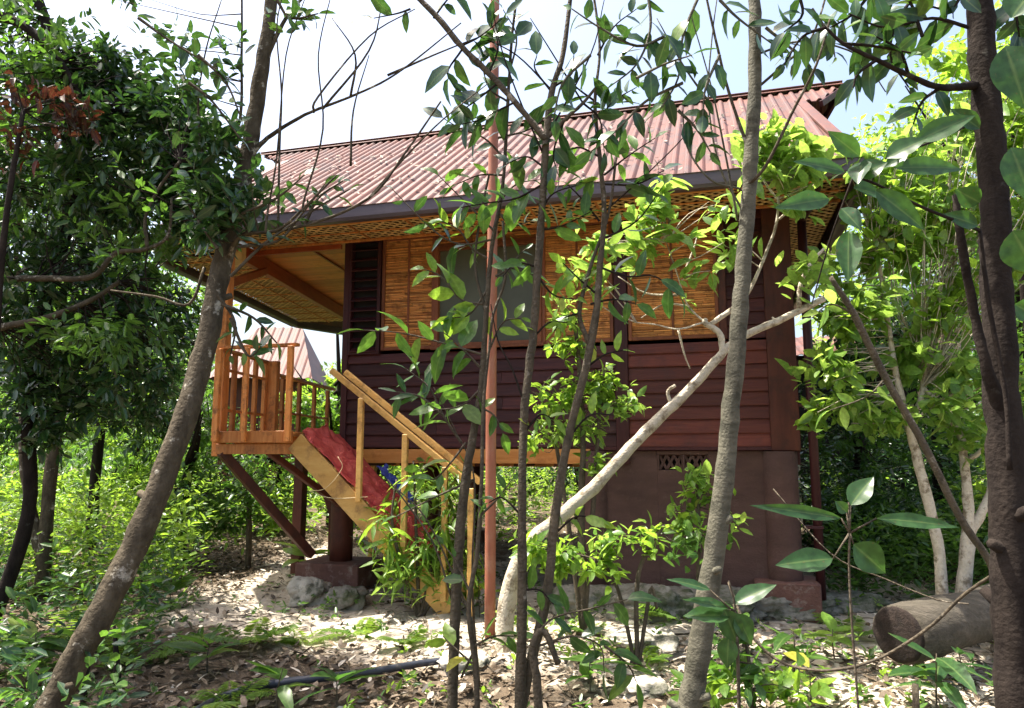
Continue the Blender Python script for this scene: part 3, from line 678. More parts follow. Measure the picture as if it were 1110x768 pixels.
# rear stair glimpsed under the deck
st2 = MB(); st2.bar((-1.35, 2.9, 1.2), (-.35, 2.9, .15), .05, .2); st2.bar((-1.3, 2.2, 1.2), (-.3, 2.2, .15), .05, .2)
for i in range(5): st2.box(-1.2+i*.2, -.98+i*.2, 2.2, 2.9, 1.02-i*.21, 1.05-i*.21)
st2 = st2.build('rear_staircase', M['yellow'], house)
MB().bar((-.62, 2.15, 0), (-.62, 2.15, 1.45), .08, .08, up=(0, 1, 0)).build('stair_post', M['yellow'], st2)

# red tarp over the stairs
def drape(name, s0, s1, ta, tb, zf, amp, mat, label, cat, seed):
    g = np.random.default_rng(seed); NS, NT = 110, 44; V = []; ph = g.random(8)*6
    for i in range(NS):
        for j in range(NT):
            a = i/(NS-1); b = j/(NT-1); s = s0+(s1-s0)*a; t = ta+(tb-ta)*b
            w = amp*(math.sin(a*17+b*5+ph[0])*.5+math.sin(a*31-b*11+ph[1])*.35+math.sin(a*7+b*19+ph[2])*.5+math.sin(a*53+b*23+ph[4])*.22)
            edge = min(b, 1-b)*2
            w += amp*1.5*(1-2*abs(mnoise.noise(Vector((a*9, b*5, seed)))))+amp*.6*mnoise.noise(Vector((a*26, b*13, seed)))-amp
            z = zf(s)+amp*1.4+w*(.3+.7*edge)+.05*math.sin(b*math.pi)
            s_ = s+.03*math.sin(b*9+ph[3])*(1 if 0 < i < NS-1 else 2)
            V.append((s_, t+.02*math.sin(a*23+ph[5]), z))
    fc = [(i*NT+j, (i+1)*NT+j, (i+1)*NT+j+1, i*NT+j+1) for i in range(NS-1) for j in range(NT-1)]
    o = MB().add(V, fc, .5, True).build(name, M[mat]); o.location = HO; o.rotation_euler = (0, 0, UA)
    so = o.modifiers.new('th', 'SOLIDIFY'); so.thickness = .004
    return tag(o, label, cat)
zf = lambda s: A0[1]+(A1[1]-A0[1])*(s-A0[0])/(A1[0]-A0[0])+.135
drape('tarpaulin', .12, 1.52, t0-.022, t1-.02, zf, .042, 'tarp', 'crumpled red tarpaulin laid down the yellow stairs', 'tarpaulin', 3)
drape('plastic_sheet', .62, 1.0, t1-.02, t1+.17, lambda s: zf(s)+.05, .03, 'blue', 'small blue sheet bunched beside the red cover on the stairs', 'sheet', 5)
o = MB()
hp = lambda s, t, z: (Matrix.Translation(HO) @ Matrix.Rotation(UA, 4, 'Z')) @ Vector((s, t, z))
o.tube([hp(.22, -1.06, 1.15), hp(.42, -1.07, 1.18), hp(.6, -1.07, 1.38), hp(.55, -1.07, 1.5)], .003, 5, seg=6)
o.tube([hp(.22, -1.06, 1.15), hp(.5, -1.075, 1.08), hp(.9, -1.075, 1.1)], .003, 5, seg=6)
tag(o.build('cord', M['rope']), 'thin pale cord looped across the yellow stair stringer', 'cord')

# neighbouring house roof seen past the porch
nb = empty('neighbour_house', (-6.75, 20, 0), .1, 'distant house with a faded red corrugated roof glimpsed beyond the porch railing', 'house')
nr = corr('roof', [(-1.6, 0), (1.25, 0), (.5, 3), (-.8, 3)], lambda a, b, h: (a, b*.8, 3.55+b*.6+h), .25, .03, parent=nb)
slab([(1.25, 0, 3.55), (1.25, 4.5, 3.55), (.5, 2.4, 5.35)], .03, 'roof_hip', M['roof'], nr)
slab([(-1.6, 0, 3.55), (-1.6, 4.5, 3.55), (-.8, 2.4, 5.35)], .03, 'roof_hip', M['roof'], nr)
MB().box(-1.3, .95, .5, 4, 0.0, 3.6).build('wall', M['brown'], nb)
nb2 = empty('garden_shed', (6.6, 13.0, 0), -.2, 'low hut with a pale corrugated roof half hidden behind the right corner of the house', 'hut')
corr('roof', [(-1.6, 0), (1.6, 0), (1.6, 1.6), (-1.6, 1.6)], lambda a, b, h: (a, b, 3.3+b*.35+h), .16, .02, parent=nb2)
MB().box(-1.4, 1.4, .4, 1.5, .2, 3.34).build('wall', M['dark'], nb2)
MB().box(-1.5, 1.5, .1, .2, 3.02, 3.22).build('fascia', M['brown'], nb2)

# leaning-free steel pole
pb = ground_at(531, 692)
pole = MB(); Yp = pb[1]; top = at(537, -60, Yp); P0 = np.array([pb[0], pb[1], -.1])
pole.tube([P0, at(533, 350, Yp), top], [.047, .046, .044], 18, seg=5)
pole = tag(pole.build('steel_pole', M['pole']), 'straight orange-red painted pole standing in front of the house', 'pole')
m = MB()
for py_ in (60,):
    c = at(534+(405-py_)*.008, py_, Yp); m.tube([c-np.array([0, 0, .015]), c+np.array([0, 0, .015])], .050, 18)
m.build('band', M['pole'], pole)
EXPO = 1.6

# ================================================================== GROUND
def ground():
    xs = np.concatenate([np.linspace(-150, -14, 24), np.linspace(-13.8, 13.8, 300), np.linspace(14, 150, 24)])
    ys = np.concatenate([np.linspace(-30, 1.4, 12), np.linspace(1.5, 18, 230), np.linspace(18.4, 300, 50)])
    X, Y = np.meshgrid(xs, ys); Z = gh(X, Y)
    near = (np.abs(X) < 13.8) & (Y > 1.5) & (Y < 18)
    Z = Z + np.where(near, .012*np.sin(X*23+3*np.sin(Y*9))*np.sin(Y*19+2*np.sin(X*13)) + .006*rng.normal(size=X.shape), 0)
    V = np.stack([X, Y, Z], -1).reshape(-1, 3); nx = len(xs); ny = len(ys)
    i = (np.arange(ny-1)[:, None]*nx+np.arange(nx-1)[None]).ravel()
    lp = np.stack([i, i+1, i+nx+1, i+nx], 1).ravel()
    me = mesh_np('ground', V, lp, np.full(len(i), 4))
    m, n, nd, lk = nt('forest_floor'); out = nd.new('ShaderNodeOutputMaterial'); p = nd.new('ShaderNodeBsdfPrincipled')
    tc = nd.new('ShaderNodeTexCoord')
    def nz(s, d, r=.6):
        q = nd.new('ShaderNodeTexNoise'); q.inputs['Scale'].default_value = s; q.inputs['Detail'].default_value = d; q.inputs['Roughness'].default_value = r
        lk.new(tc.outputs['Object'], q.inputs['Vector']); return q.outputs['Fac']
    soil = ramp(nd, [(.3, (.06, .042, .028)), (.7, (.17, .13, .09))]); lk.new(nz(14, 8, .7), soil.inputs[0])
    pale = ramp(nd, [(.3, (.34, .28, .21)), (.7, (.58, .51, .42))]); lk.new(nz(9, 8, .7), pale.inputs[0])
    # trodden pale limestone soil round the house front
    sep = nd.new('ShaderNodeSeparateXYZ'); lk.new(tc.outputs['Object'], sep.inputs[0])
    def band(sock, a, b, c, d):
        m1 = nd.new('ShaderNodeMapRange'); m1.interpolation_type = 'SMOOTHSTEP'; m1.inputs['From Min'].default_value = a; m1.inputs['From Max'].default_value = b; lk.new(sock, m1.inputs['Value'])
        m2 = nd.new('ShaderNodeMapRange'); m2.interpolation_type = 'SMOOTHSTEP'; m2.inputs['From Min'].default_value = c; m2.inputs['From Max'].default_value = d; m2.inputs['To Min'].default_value = 1; m2.inputs['To Max'].default_value = 0; lk.new(sock, m2.inputs['Value'])
        q = nd.new('ShaderNodeMath'); q.operation = 'MULTIPLY'; lk.new(m1.outputs[0], q.inputs[0]); lk.new(m2.outputs[0], q.inputs[1]); return q.outputs[0]
    bx_ = band(sep.outputs[0], -4.2, -3.0, 5.0, 7.0); sk_ = nd.new('ShaderNodeMath'); sk_.operation = 'MULTIPLY_ADD'; sk_.inputs[1].default_value = .45; lk.new(sep.outputs[0], sk_.inputs[0]); lk.new(sep.outputs[1], sk_.inputs[2])
    by = band(sk_.outputs[0], 4.8, 6.0, 10.5, 12.2)
    q = nd.new('ShaderNodeMath'); q.operation = 'MULTIPLY'; lk.new(bx_, q.inputs[0]); lk.new(by, q.inputs[1])
    add = nd.new('ShaderNodeMath'); add.operation = 'MULTIPLY_ADD'; add.inputs[1].default_value = .34; add.inputs[2].default_value = -.12
    lk.new(q.outputs[0], add.inputs[0])
    ad2 = nd.new('ShaderNodeMath'); ad2.operation = 'ADD'; lk.new(add.outputs[0], ad2.inputs[0]); lk.new(nz(1.6, 9, .7), ad2.inputs[1])
    fr_ = ramp(nd, [(.52, (0, 0, 0)), (.64, (1, 1, 1))]); lk.new(ad2.outputs[0], fr_.inputs[0])
    c = mixc(nd, lk, soil.outputs[0], pale.outputs[0], fr_.outputs[0]); lk.new(c, p.inputs['Base Color'])
    p.inputs['Roughness'].default_value = .95; p.inputs['Specular IOR Level'].default_value = .1
    b = nd.new('ShaderNodeBump'); b.inputs['Strength'].default_value = .8; b.inputs['Distance'].default_value = .03; lk.new(nz(30, 10, .75), b.inputs['Height']); lk.new(b.outputs[0], p.inputs['Normal'])
    lk.new(p.outputs[0], out.inputs[0])
    o = link(me, 'ground', m); tag(o, kind='structure'); return o
ground()
def roof_leaves():
    n = 420; s = rng.uniform(-1.6, 5.4, n); t = rng.uniform(-.95, 1.7, n)**1.0; z = EZ+SL*(t-EV)+.045
    P = np.stack([s, t, z], 1); a_ = rng.random(n)*6.283; D = nrm(np.stack([np.cos(a_), np.sin(a_), SL*np.sin(a_)], 1)); N = nrm(np.array([0, -SL, 1.])+rng.normal(size=(n, 3))*.2); L = .05+.05*rng.random(n)
    o = leaves_obj([leaf_arr(P, D, N, L, L*.45, 'mid', fold=.4, droop=-.3)], 'roof_litter', M['litter'], None, False); o.location = HO; o.rotation_euler = (0, 0, UA)
    tag(o, 'dry fallen leaves scattered over the red roof sheets', 'dead leaves', kind='stuff')
roof_leaves()

# density of litter/plants on the ground: rejection on a soft noise
def pick(n, x0, x1, y0, y1, f=None):
    x = rng.uniform(x0, x1, n); y = y0+(y1-y0)*rng.random(n)**1.3
    if f is not None:
        k = f(x, y) > rng.random(n); x, y = x[k], y[k]
    return np.stack([x, y, gh(x, y)], 1)
def infl(x, y): return (np.abs(x) < y*.78+1.2)
def under(x, y):
    s = (x-HO[0])*math.cos(UA)+(y-HO[1])*math.sin(UA); t = -(x-HO[0])*math.sin(UA)+(y-HO[1])*math.cos(UA)
    return (s > 3.0) & (s < 5.2) & (t > -.1) & (t < 5)
def litter(n, mat, name, label, f, L0=.055, lift=.02):
    P = pick(n, -9, 9, 3.6, 15, f); m = len(P); P[:, 2] += lift*rng.random(m)+.006
    a = rng.random(m)*6.283; D = np.stack([np.cos(a), np.sin(a), rng.normal(size=m)*.22], 1)
    N = nrm(np.array([0, 0, 1.])+rng.normal(size=(m, 3))*.4); L = L0*(.5+rng.random(m)*1.2)
    o = leaves_obj([leaf_arr(P, D, N, L, L*.5, 'mid', fold=.5, droop=-.35)], name, M[mat], None, False)
    tag(o, label, name.replace('_', ' '), kind='stuff')
litter(60000, 'litter', 'leaf_litter', 'brown dead leaves scattered over the shaded forest floor', lambda x, y: infl(x, y)*np.where((x > -3.2) & (x < 4.5) & (y > 6.4), .22, .95))
litter(5500, 'litter_pale', 'bleached_litter', 'bleached pale dead leaves lying on the sunlit pale ground', lambda x, y: infl(x, y)*(.35+.5*((x > -3.5) & (y > 4.4))))
# twigs on the ground
m = MB()
for _ in range(420):
    y = 3.8+rng.random()*7; x = rng.uniform(-1, 1)*y*.72; a = rng.random()*6.28; L = rng.uniform(.1, .5); z = float(gh(x, y))+.018
    m.tube([(x, y, z), (x+math.cos(a)*L*.5+rng.normal()*.02, y+math.sin(a)*L*.5, z+.012), (x+math.cos(a)*L, y+math.sin(a)*L, z)], [.005, .004, .002], 5, seg=3)
tag(m.build('twig_litter', M['sapling']), 'thin dead twigs strewn on the forest floor', 'twigs', kind='stuff')
# low ground cover
def cover(n, f, mat, name, label, L0, nl=6, hgt=.12, y1=14, x0=-9, x1=9, kind='mid', y0=3.6):
    P = pick(n, x0, x1, y0, y1, f); k = len(P)
    C = P+np.array([0, 0, 1.])*(hgt*(.4+rng.random(k)*1.2))[:, None]+rng.normal(size=(k, 3))*.01
    D = nrm(np.array([0, 0, 1.])+rng.normal(size=(k, 3))*.35)
    A = clusters(C, D, nl, L0, .45, kind, 1.0, tw=hgt*.7)
    o = leaves_obj([A], name, M[mat], None, False); tag(o, label, name.replace('_', ' '), kind='stuff')
    return P
def patch(x, y, s=1.0): return .5+.5*np.sin(x*1.9*s+2*np.sin(y*1.1*s))*np.cos(y*2.3*s+x)
cover(3800, lambda x, y: infl(x, y)*(~under(x, y))*(patch(x, y)**1.5)*(np.where(x < -1.6, .9, .45)), 'leaf_mid', 'ground_cover', 'low green seedlings spread over the forest floor', .06, 6, .10, 9.5)
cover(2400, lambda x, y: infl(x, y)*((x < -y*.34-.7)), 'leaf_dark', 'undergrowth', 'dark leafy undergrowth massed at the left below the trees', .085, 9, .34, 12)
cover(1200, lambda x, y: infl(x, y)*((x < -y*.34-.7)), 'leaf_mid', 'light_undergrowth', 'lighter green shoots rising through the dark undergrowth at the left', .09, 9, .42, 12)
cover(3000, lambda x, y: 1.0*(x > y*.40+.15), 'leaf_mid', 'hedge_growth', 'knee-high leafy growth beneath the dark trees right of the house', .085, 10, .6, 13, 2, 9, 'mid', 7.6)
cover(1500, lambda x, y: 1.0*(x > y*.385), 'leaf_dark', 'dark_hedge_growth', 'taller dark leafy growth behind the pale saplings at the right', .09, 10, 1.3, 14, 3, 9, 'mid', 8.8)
cover(2800, lambda x, y: infl(x, y)*(~under(x, y))*(patch(x+3, y, 1.4)**2)*(x > -1), 'leaf_bright', 'weeds', 'small yellow-green weeds scattered on the sunny pale ground', .055, 6, .10, 8.3)
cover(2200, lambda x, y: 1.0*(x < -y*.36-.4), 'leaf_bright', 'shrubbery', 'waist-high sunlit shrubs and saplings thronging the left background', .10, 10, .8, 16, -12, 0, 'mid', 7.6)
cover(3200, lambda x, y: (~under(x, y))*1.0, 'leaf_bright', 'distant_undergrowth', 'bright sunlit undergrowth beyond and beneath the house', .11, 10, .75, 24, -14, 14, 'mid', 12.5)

# ================================================================== rocks, log, hose, vine
def rock(px, py, w, h, d, name, label, mat='stone', seed=1, sink=.25, cat='rock', group=None, pos=None):
    g = np.random.default_rng(seed); P = ground_at(px, py) if pos is None else np.array(pos)
    n1, n2 = 72, 44; V = []
    ph = g.random((6, 3))*6.28; fq = g.uniform(1.2, 5, (6, 3))
    for j in range(n2):
        th = math.pi*j/(n2-1)
        for i in range(n1):
            f_ = 2*math.pi*i/n1; q = np.array([math.sin(th)*math.cos(f_), math.sin(th)*math.sin(f_), math.cos(th)])
            q2 = np.sign(q)*np.abs(q)**.75
            r = 1+.13*sum(math.sin(q@fq[k]*1.3+ph[k, 0]) for k in range(6))/2+.03*math.sin(q@fq[2]*6+ph[3, 1])+.02*math.sin(q@fq[4]*11+ph[1, 1])
            r += .16*mnoise.fractal(Vector(q2*2.2)+Vector((seed, 0, 0)), 1.0, 2.2, 5)
            V.append(q2*r*np.array([w/2, d/2, h/2]))
    V = np.array(V); fc = [(j*n1+i, j*n1+(i+1) % n1, (j+1)*n1+(i+1) % n1, (j+1)*n1+i) for j in range(n2-1) for i in range(n1)]
    o = MB().add(V[:, [0, 1, 2]]*np.array([1, 1, -1]), [f for f in fc], .5, True).build(name, M[mat])
    o.location = (P[0], P[1], float(gh(P[0], P[1]))+h/2-sink*h)
    return tag(o, label, cat, group)
rock(335, 655, .42, .30, .35, 'boulder', 'pale sunlit limestone boulder against the concrete plinth under the corner pillar', seed=4, sink=.12)
rock(375, 655, .40, .24, .3, 'boulder', 'smaller grey boulder just right of the pale one before the plinth', 'stone_dark', seed=9)
g_ = 'rocks of the ledge along the foot of the house'
for i, (px, py, w, h, d) in enumerate(((640, 662, .75, .30, .5), (705, 668, .8, .34, .6), (775, 668, .9, .30, .55), (850, 664, .95, .26, .5), (915, 662, .8, .22, .45), (690, 700, .5, .16, .4))):
    rock(px, py, w, h, d, 'ledge_rock', ['mossy rock below the skirting, leftmost of the ledge', 'mossy ledge rock second from the left, under the left end of the skirting', 'mossy ledge rock beside the foot of the straight trunk', 'long grey ledge rock under the right end of the skirting', 'low grey ledge rock at the right corner of the house', 'flat pale rock on the sunny ground before the ledge'][i],
         'stone' if i == 5 else 'stone_dark', seed=20+i, group=g_)
rock(505, 725, .35, .16, .3, 'boulder', 'small pale stone beside the foot of the steel pole', 'stone', seed=35, sink=.3)
rock(700, 752, .3, .12, .25, 'boulder', 'small pale stone at the bottom of the picture right of the thin stems', 'stone', seed=36, sink=.3)
# the log
lg = empty('log', ground_at(1010, 716)*np.array([1, 1, 0]), 0, 'thick weathered log with a dark sawn end lying behind the right trunk', 'log')
a = at(974, 688, 5.3); b = at(1160, 642, 6.5); d = nrm(b-a)
m = MB(); k = np.linspace(0, 1, 14); m.tube([a+(b-a)*t+rng.normal(size=3)*.006*(t > .2) for t in k], [.195+.008*math.sin(t*13)-.008*t for t in k], 32, noise=.025)
m.build('trunk', M['logbark'], lg, True)
MB().tube([a-d*.022, a-d*.012, a+d*.02], [.165, .183, .190], 32, noise=.02).build('cut_end', M['logend'], lg, True)
# hose
m = MB(); pts = [(190, 800), (235, 768), (290, 752), (345, 745), (400, 738), (455, 728), (500, 722)]
Q = [ground_at(*p)+np.array([0, 0, .055]) for p in pts]; m.tube(Q, .026, 12, seg=8)
hs = tag(m.build('hose', M['hose']), 'black plastic hose lying across the leaf litter at the bottom', 'hose')
c = Q[2]; d = nrm(Q[3]-Q[2]); MB().tube([c-d*.05, c+d*.05], .027, 14).build('coupling', M['hose'], hs)
# vine
m = MB(); m.tube([at(*p) for p in ((790, 632, 3.4), (800, 660, 3.3), (815, 690, 3.25), (845, 717, 3.2), (885, 727, 3.1), (925, 723, 3.05), (965, 708, 3.0), (1010, 678, 2.9), (1045, 645, 2.8), (1090, 615, 2.6), (1108, 606, 2.5))], [.006]*11, 7, seg=5, noise=.08)
vn = tag(m.build('hanging_vine', M['sapling']), 'thin brown vine hanging in a loop between the two right-hand trunks', 'vine')
tag(MB().tube([at(*p) for p in ((838, 530, 3.3), (900, 600, 3.2), (960, 628, 3.1), (1015, 650, 3.0), (1050, 655, 2.9))], .003, 5, seg=5).build('vine', M['sapling']), 'very thin vine crossing straight above the log', 'vine')
# fallen branches
for i, (pts, r, lb) in enumerate(((((150, 640), (190, 665), (215, 690), (255, 705)), .012, 'bent dead stick on the ground right of the leaning trunk'), (((620, 690), (680, 695), (760, 690)), .014, 'straight dead stick lying before the ledge rocks'), (((90, 640), (130, 628), (180, 640)), .01, 'thin dead stick on the ground at the far left clearing'))):
    m = MB(); m.tube([ground_at(*p)+np.array([0, 0, .03]) for p in pts], [r*(1-.2*k) for k in range(len(pts))], 8, seg=4, noise=.1)
    tag(m.build('fallen_stick', M['bark']), lb, 'stick')
# stake and stump at lower left
b0 = ground_at(128, 752); tag(MB().tube([b0, at(126, 715, b0[1]), at(124, 677, b0[1])], [.03, .022, .008], 8, seg=3, noise=.1).build('dead_stem', M['bark_dark']), 'short pointed dead stem right of the leaning trunk foot', 'stem')
b0 = ground_at(90, 768); tag(MB().tube([b0, at(92, 740, b0[1]), at(98, 712, b0[1])], [.022, .018, .010], 8, seg=3, noise=.1).build('dead_stem', M['bark_dark']), 'thin dark dead stem against the leaning trunk foot', 'stem')
b0 = at(992, 790, 3.2); tag(MB().tube([b0-np.array([0, 0, .3]), at(992, 742, 3.2)], [.018, .014], 8, seg=3, noise=.1).build('dead_stem', M['bark']), 'short blunt dead stem at the bottom edge right of the vine', 'stem')

# ================================================================== TREES, foreground
# A leaning trunk on the left
p = Plant('leaning_tree', 'tree with a thick leaning grey-brown trunk crossing the left side in front of the porch', 'tree', (at(48, 800, 3.7)[0], 3.7, 0))
p.ws = .72
Q = p.trunk([(28, 860, 3.7, 46), (45, 795, 3.7, 42), (75, 730, 3.75, 40), (115, 655, 3.8, 39), (160, 560, 3.9, 37), (198, 460, 4.0, 34), (222, 380, 4.1, 32), (238, 300, 4.2, 30), (253, 240, 4.25, 30), (268, 170, 4.3, 26), (280, 100, 4.3, 24), (292, 20, 4.3, 20), (298, -60, 4.3, 17), (296, -180, 4.3, 12)], 'bark', stub=9, n=18)
p.trunk([(273, 168, 4.3, 8), (290, 150, 4.3, 7), (330, 125, 4.2, 5), (380, 105, 4.1, 4), (430, 80, 4.0, 3), (500, 25, 3.9, 2)], name='branch', n=6, noise=.02)
p.trunk([(246, 280, 4.2, 9), (262, 255, 4.1, 6), (300, 250, 4.0, 4.5), (330, 225, 3.9, 4), (365, 190, 3.9, 3)], name='branch', n=6, noise=.02)
p.trunk([(240, 250, 4.2, 8), (225, 180, 4.25, 6), (258, 140, 4.2, 5), (262, 60, 4.2, 4), (262, -30, 4.2, 3)], name='branch', n=6, noise=.02)
p.trunk([(290, 60, 4.3, 8), (310, 20, 4.3, 6), (335, -10, 4.3, 4)], name='branch', n=6, noise=.02)
for pts in (((232, 240, 4.1), (215, 130, 4.1), (222, 60, 4.1), (240, 0, 4.0)), ((301, 252, 4.0), (303, 160, 4.0), (305, 100, 4.0), (300, 30, 4.0), (310, -20, 4)), ((288, 252, 4.0), (290, 230, 4.0), (300, 170, 4.0), (310, 60, 4.), (330, 0, 4.)), ((328, 230, 3.9), (330, 215, 3.9), (350, 140, 3.9), (345, 60, 3.9), (360, -10, 3.9)),
            ((340, 122, 4.1), (345, 105, 4.0), (400, 40, 4.0), (450, 10, 4.0)), ((350, 118, 4.1), (400, 55, 4), (415, 0, 4)), ((420, 82, 4.0), (470, 60, 4.0), (520, 40, 4)), ((380, 105, 4.1), (385, 60, 4.0), (360, 20, 4)),
            ((400, 215, 3.9), (440, 170, 3.9), (480, 130, 3.8), (530, 90, 3.8)), ((380, 180, 3.9), (383, 120, 3.9), (400, 60, 3.9))):
    p.twig(pts, 3.2, 1.2)
p.twig(((262, 255, 4.1), (330, 245, 4.), (400, 215, 3.9), (440, 165, 3.9), (478, 110, 3.8)), 4, 2)
p.twig(((222, 290, 4.2), (205, 330, 4.2), (170, 322, 4.2), (120, 315, 4.2)), 4, 2)
for (px, py, rx, ry, n, nl) in ((232, 150, 36, 34, 26, 7), (228, 205, 34, 34, 30, 7), (258, 215, 22, 26, 16, 7), (222, 250, 30, 22, 16, 6), (195, 95, 40, 22, 12, 6), (250, 60, 34, 26, 9, 5), (285, 200, 24, 20, 8, 5), (268, 232, 26, 18, 10, 5), (190, 40, 34, 20, 8, 5), (150, 14, 30, 14, 6, 5), (312, 12, 24, 16, 5, 4)):
    p.blob(px, py, rx, ry, 4.1, .25, n, nl, .085, 'leaf_dark', kind='near', tr=.003, ratio=.42)
for pts, n, L in ((((258, 268, 4), (300, 262, 4), (325, 235, 4), (352, 200, 3.95)), 7, 20), (((250, 300, 4), (290, 262, 4), (345, 225, 4), (380, 205, 4)), 9, 22), (((236, 320, 4), (255, 350, 4), (250, 385, 4)), 6, 20), (((240, 330, 4.0), (275, 345, 4), (300, 372, 4)), 6, 22), (((262, 232, 4), (300, 215, 4), (330, 190, 4)), 7, 20), (((330, 245, 4), (345, 215, 4), (372, 196, 4)), 7, 19), (((236, 270, 4), (215, 240, 4), (200, 215, 4)), 8, 22),
                    (((250, 345, 3.9), (268, 385, 3.9), (282, 378, 3.9)), 5, 24), (((150, 20, 3.9), (185, 45, 3.9), (235, 75, 3.9)), 9, 22), (((215, 60, 3.9), (245, 90, 3.9), (262, 130, 3.9)), 9, 22), (((300, 0, 3.9), (315, 20, 3.9), (345, 15, 3.9)), 6, 26), (((205, 90, 3.9), (230, 110, 3.9), (260, 150, 3.9)), 9, 22)):
    p.sprig(pts, n, L, 'leaf_dark', r=1.6)
# out-of-frame crown above: shades the clearing
p.blob(250, -330, 260, 150, 4.6, 1.6, 80, 8, .10, 'leaf_dark', kind='mid', tr=.006)
p.done('bark')

# B dense dark tree filling the upper left
p = Plant('dense_dark_tree', 'dense dark evergreen tree with glossy leaves filling the upper left corner', 'tree', (-4.4, 6.3, 0))
p.trunk([((-4.4, 6.3, -.2), .06), (at(30, 560, 6.3), .055), (at(30, 430, 6.2), .05), (at(50, 320, 6.1), .05), (at(80, 200, 6.0), .06), (at(60, 60, 6.0), .05), (at(20, -60, 6), .03)], 'bark_dark')
p.trunk([(-20, 302, 5.2, 8), (50, 302, 5.2, 8), (100, 300, 5.1, 7), (125, 275, 5.1, 6), (160, 270, 5.0, 5), (182, 255, 5, 4), (186, 215, 5, 3)], 'bark', 'branch', 7)
p.trunk([(160, 270, 5, 5), (158, 235, 5, 4), (175, 200, 5, 3.5), (195, 175, 5, 3)], 'bark', 'branch', 7)
p.trunk([(0, 355, 5.3, 9), (50, 345, 5.2, 8), (100, 325, 5.2, 6), (130, 305, 5.2, 5)], 'bark', 'branch', 7)
p.trunk([(-30, 10, 5.2, 16), (20, 25, 5.2, 12), (60, 60, 5.2, 9), (90, 110, 5.2, 6)], 'bark_dark', 'branch', 8)
for (px, py, rx, ry, Y, dy, n) in ((60, 190, 130, 130, 6.0, 1.0, 430), (150, 160, 90, 95, 5.6, .7, 240), (205, 200, 48, 55, 5.4, .4, 90), (60, 330, 110, 85, 6.0, .8, 300), (150, 330, 62, 55, 5.8, .5, 110), (10, 60, 80, 80, 6.0, .7, 190), (185, 120, 50, 42, 5.4, .4, 70), (100, 110, 70, 55, 5.6, .5, 150), (205, 235, 40, 40, 5.3, .3, 60), (120, 70, 50, 34, 5.6, .4, 60), (205, 150, 38, 50, 5.3, .3, 60), (140, 395, 70, 45, 6.0, .5, 80), (125, 430, 70, 45, 6.4, .5, 90), (30, 440, 70, 60, 6.2, .6, 130)):
    p.blob(px, py, rx, ry, Y, dy, n, 9, .088, 'leaf_dark', tr=.004, twig=.3, ratio=.46)
for (px, py, rx, ry, n) in ((40, 150, 70, 120, 60), (150, 250, 70, 70, 50), (40, 40, 60, 50, 40), (110, 360, 80, 40, 50)):
    p.blob(px, py, rx, ry, 5.2, .6, n, 7, .085, 'leaf_mid', twig=.2)
p.blob(-40, -190, 240, 150, 6.4, 1.6, 260, 9, .11, 'leaf_dark', tr=.006)
p.done('bark_dark')
p = Plant('red_leaved_sapling', 'sapling with drooping red-brown leaves among the dark foliage at the upper left', 'tree', (-3.5, 4.9, 0))
p.trunk([((-3.5, 4.9, -.1), .03), (at(-10, 420, 4.8), .026), (at(5, 250, 4.7), .02), (at(25, 120, 4.7), .014)], 'bark_dark')
for (px, py, rx, ry, n) in ((28, 98, 24, 14, 8), (66, 108, 30, 14, 9), (90, 124, 16, 16, 6), (18, 142, 22, 24, 6), (72, 138, 24, 10, 4), (12, 170, 12, 14, 3)):
    p.blob(px, py, rx, ry, 4.75, .15, n, 5, .085, 'leaf_red', ratio=.42, kind='near', droop=.7)
p.done('bark_dark')

# H straight trunk right of centre
p = Plant('straight_tree', 'slender tree with a straight smooth grey trunk right of centre in front of the window', 'tree', (at(745, 800, 3.6)[0], 3.6, 0))
p.ws = .84
p.trunk([(733, 850, 3.6, 33), (742, 790, 3.6, 31), (752, 740, 3.6, 29), (768, 640, 3.6, 27), (782, 540, 3.6, 25), (793, 440, 3.6, 23), (801, 350, 3.6, 22), (808, 260, 3.6, 20), (814, 170, 3.6, 19), (818, 90, 3.6, 18), (818, 0, 3.6, 16), (822, -90, 3.6, 13), (818, -200, 3.6, 10)], 'bark_smooth', stub=5, n=18, noise=.025)
p.trunk([(806, 205, 3.6, 5), (830, 180, 3.5, 4.5), (860, 120, 3.4, 4), (885, 70, 3.3, 3.5), (900, 20, 3.3, 3)], name='branch', n=6, noise=.02)
p.trunk([(812, 165, 3.6, 5), (790, 100, 3.6, 4), (775, 40, 3.6, 3.5), (760, -30, 3.6, 3)], name='branch', n=6, noise=.02)
p.trunk([(816, 100, 3.6, 4), (850, 70, 3.6, 4), (880, 40, 3.6, 3), (900, -20, 3.6, 3)], name='branch', n=6, noise=.02)
for pts in (((806, 230, 3.6), (780, 180, 3.6), (768, 110, 3.6), (772, 40, 3.6), (780, -20, 3.6)), ((768, 110, 3.6), (740, 70, 3.6), (712, 20, 3.6)), ((803, 205, 3.6), (770, 195, 3.5), (745, 160, 3.5), (740, 120, 3.5)), ((800, 240, 3.6), (785, 160, 3.5), (770, 90, 3.5), (750, 20, 3.5)), ((818, 60, 3.6), (870, 45, 3.5), (930, 60, 3.4), (960, 100, 3.4))): p.twig(pts, 3, 1.3)
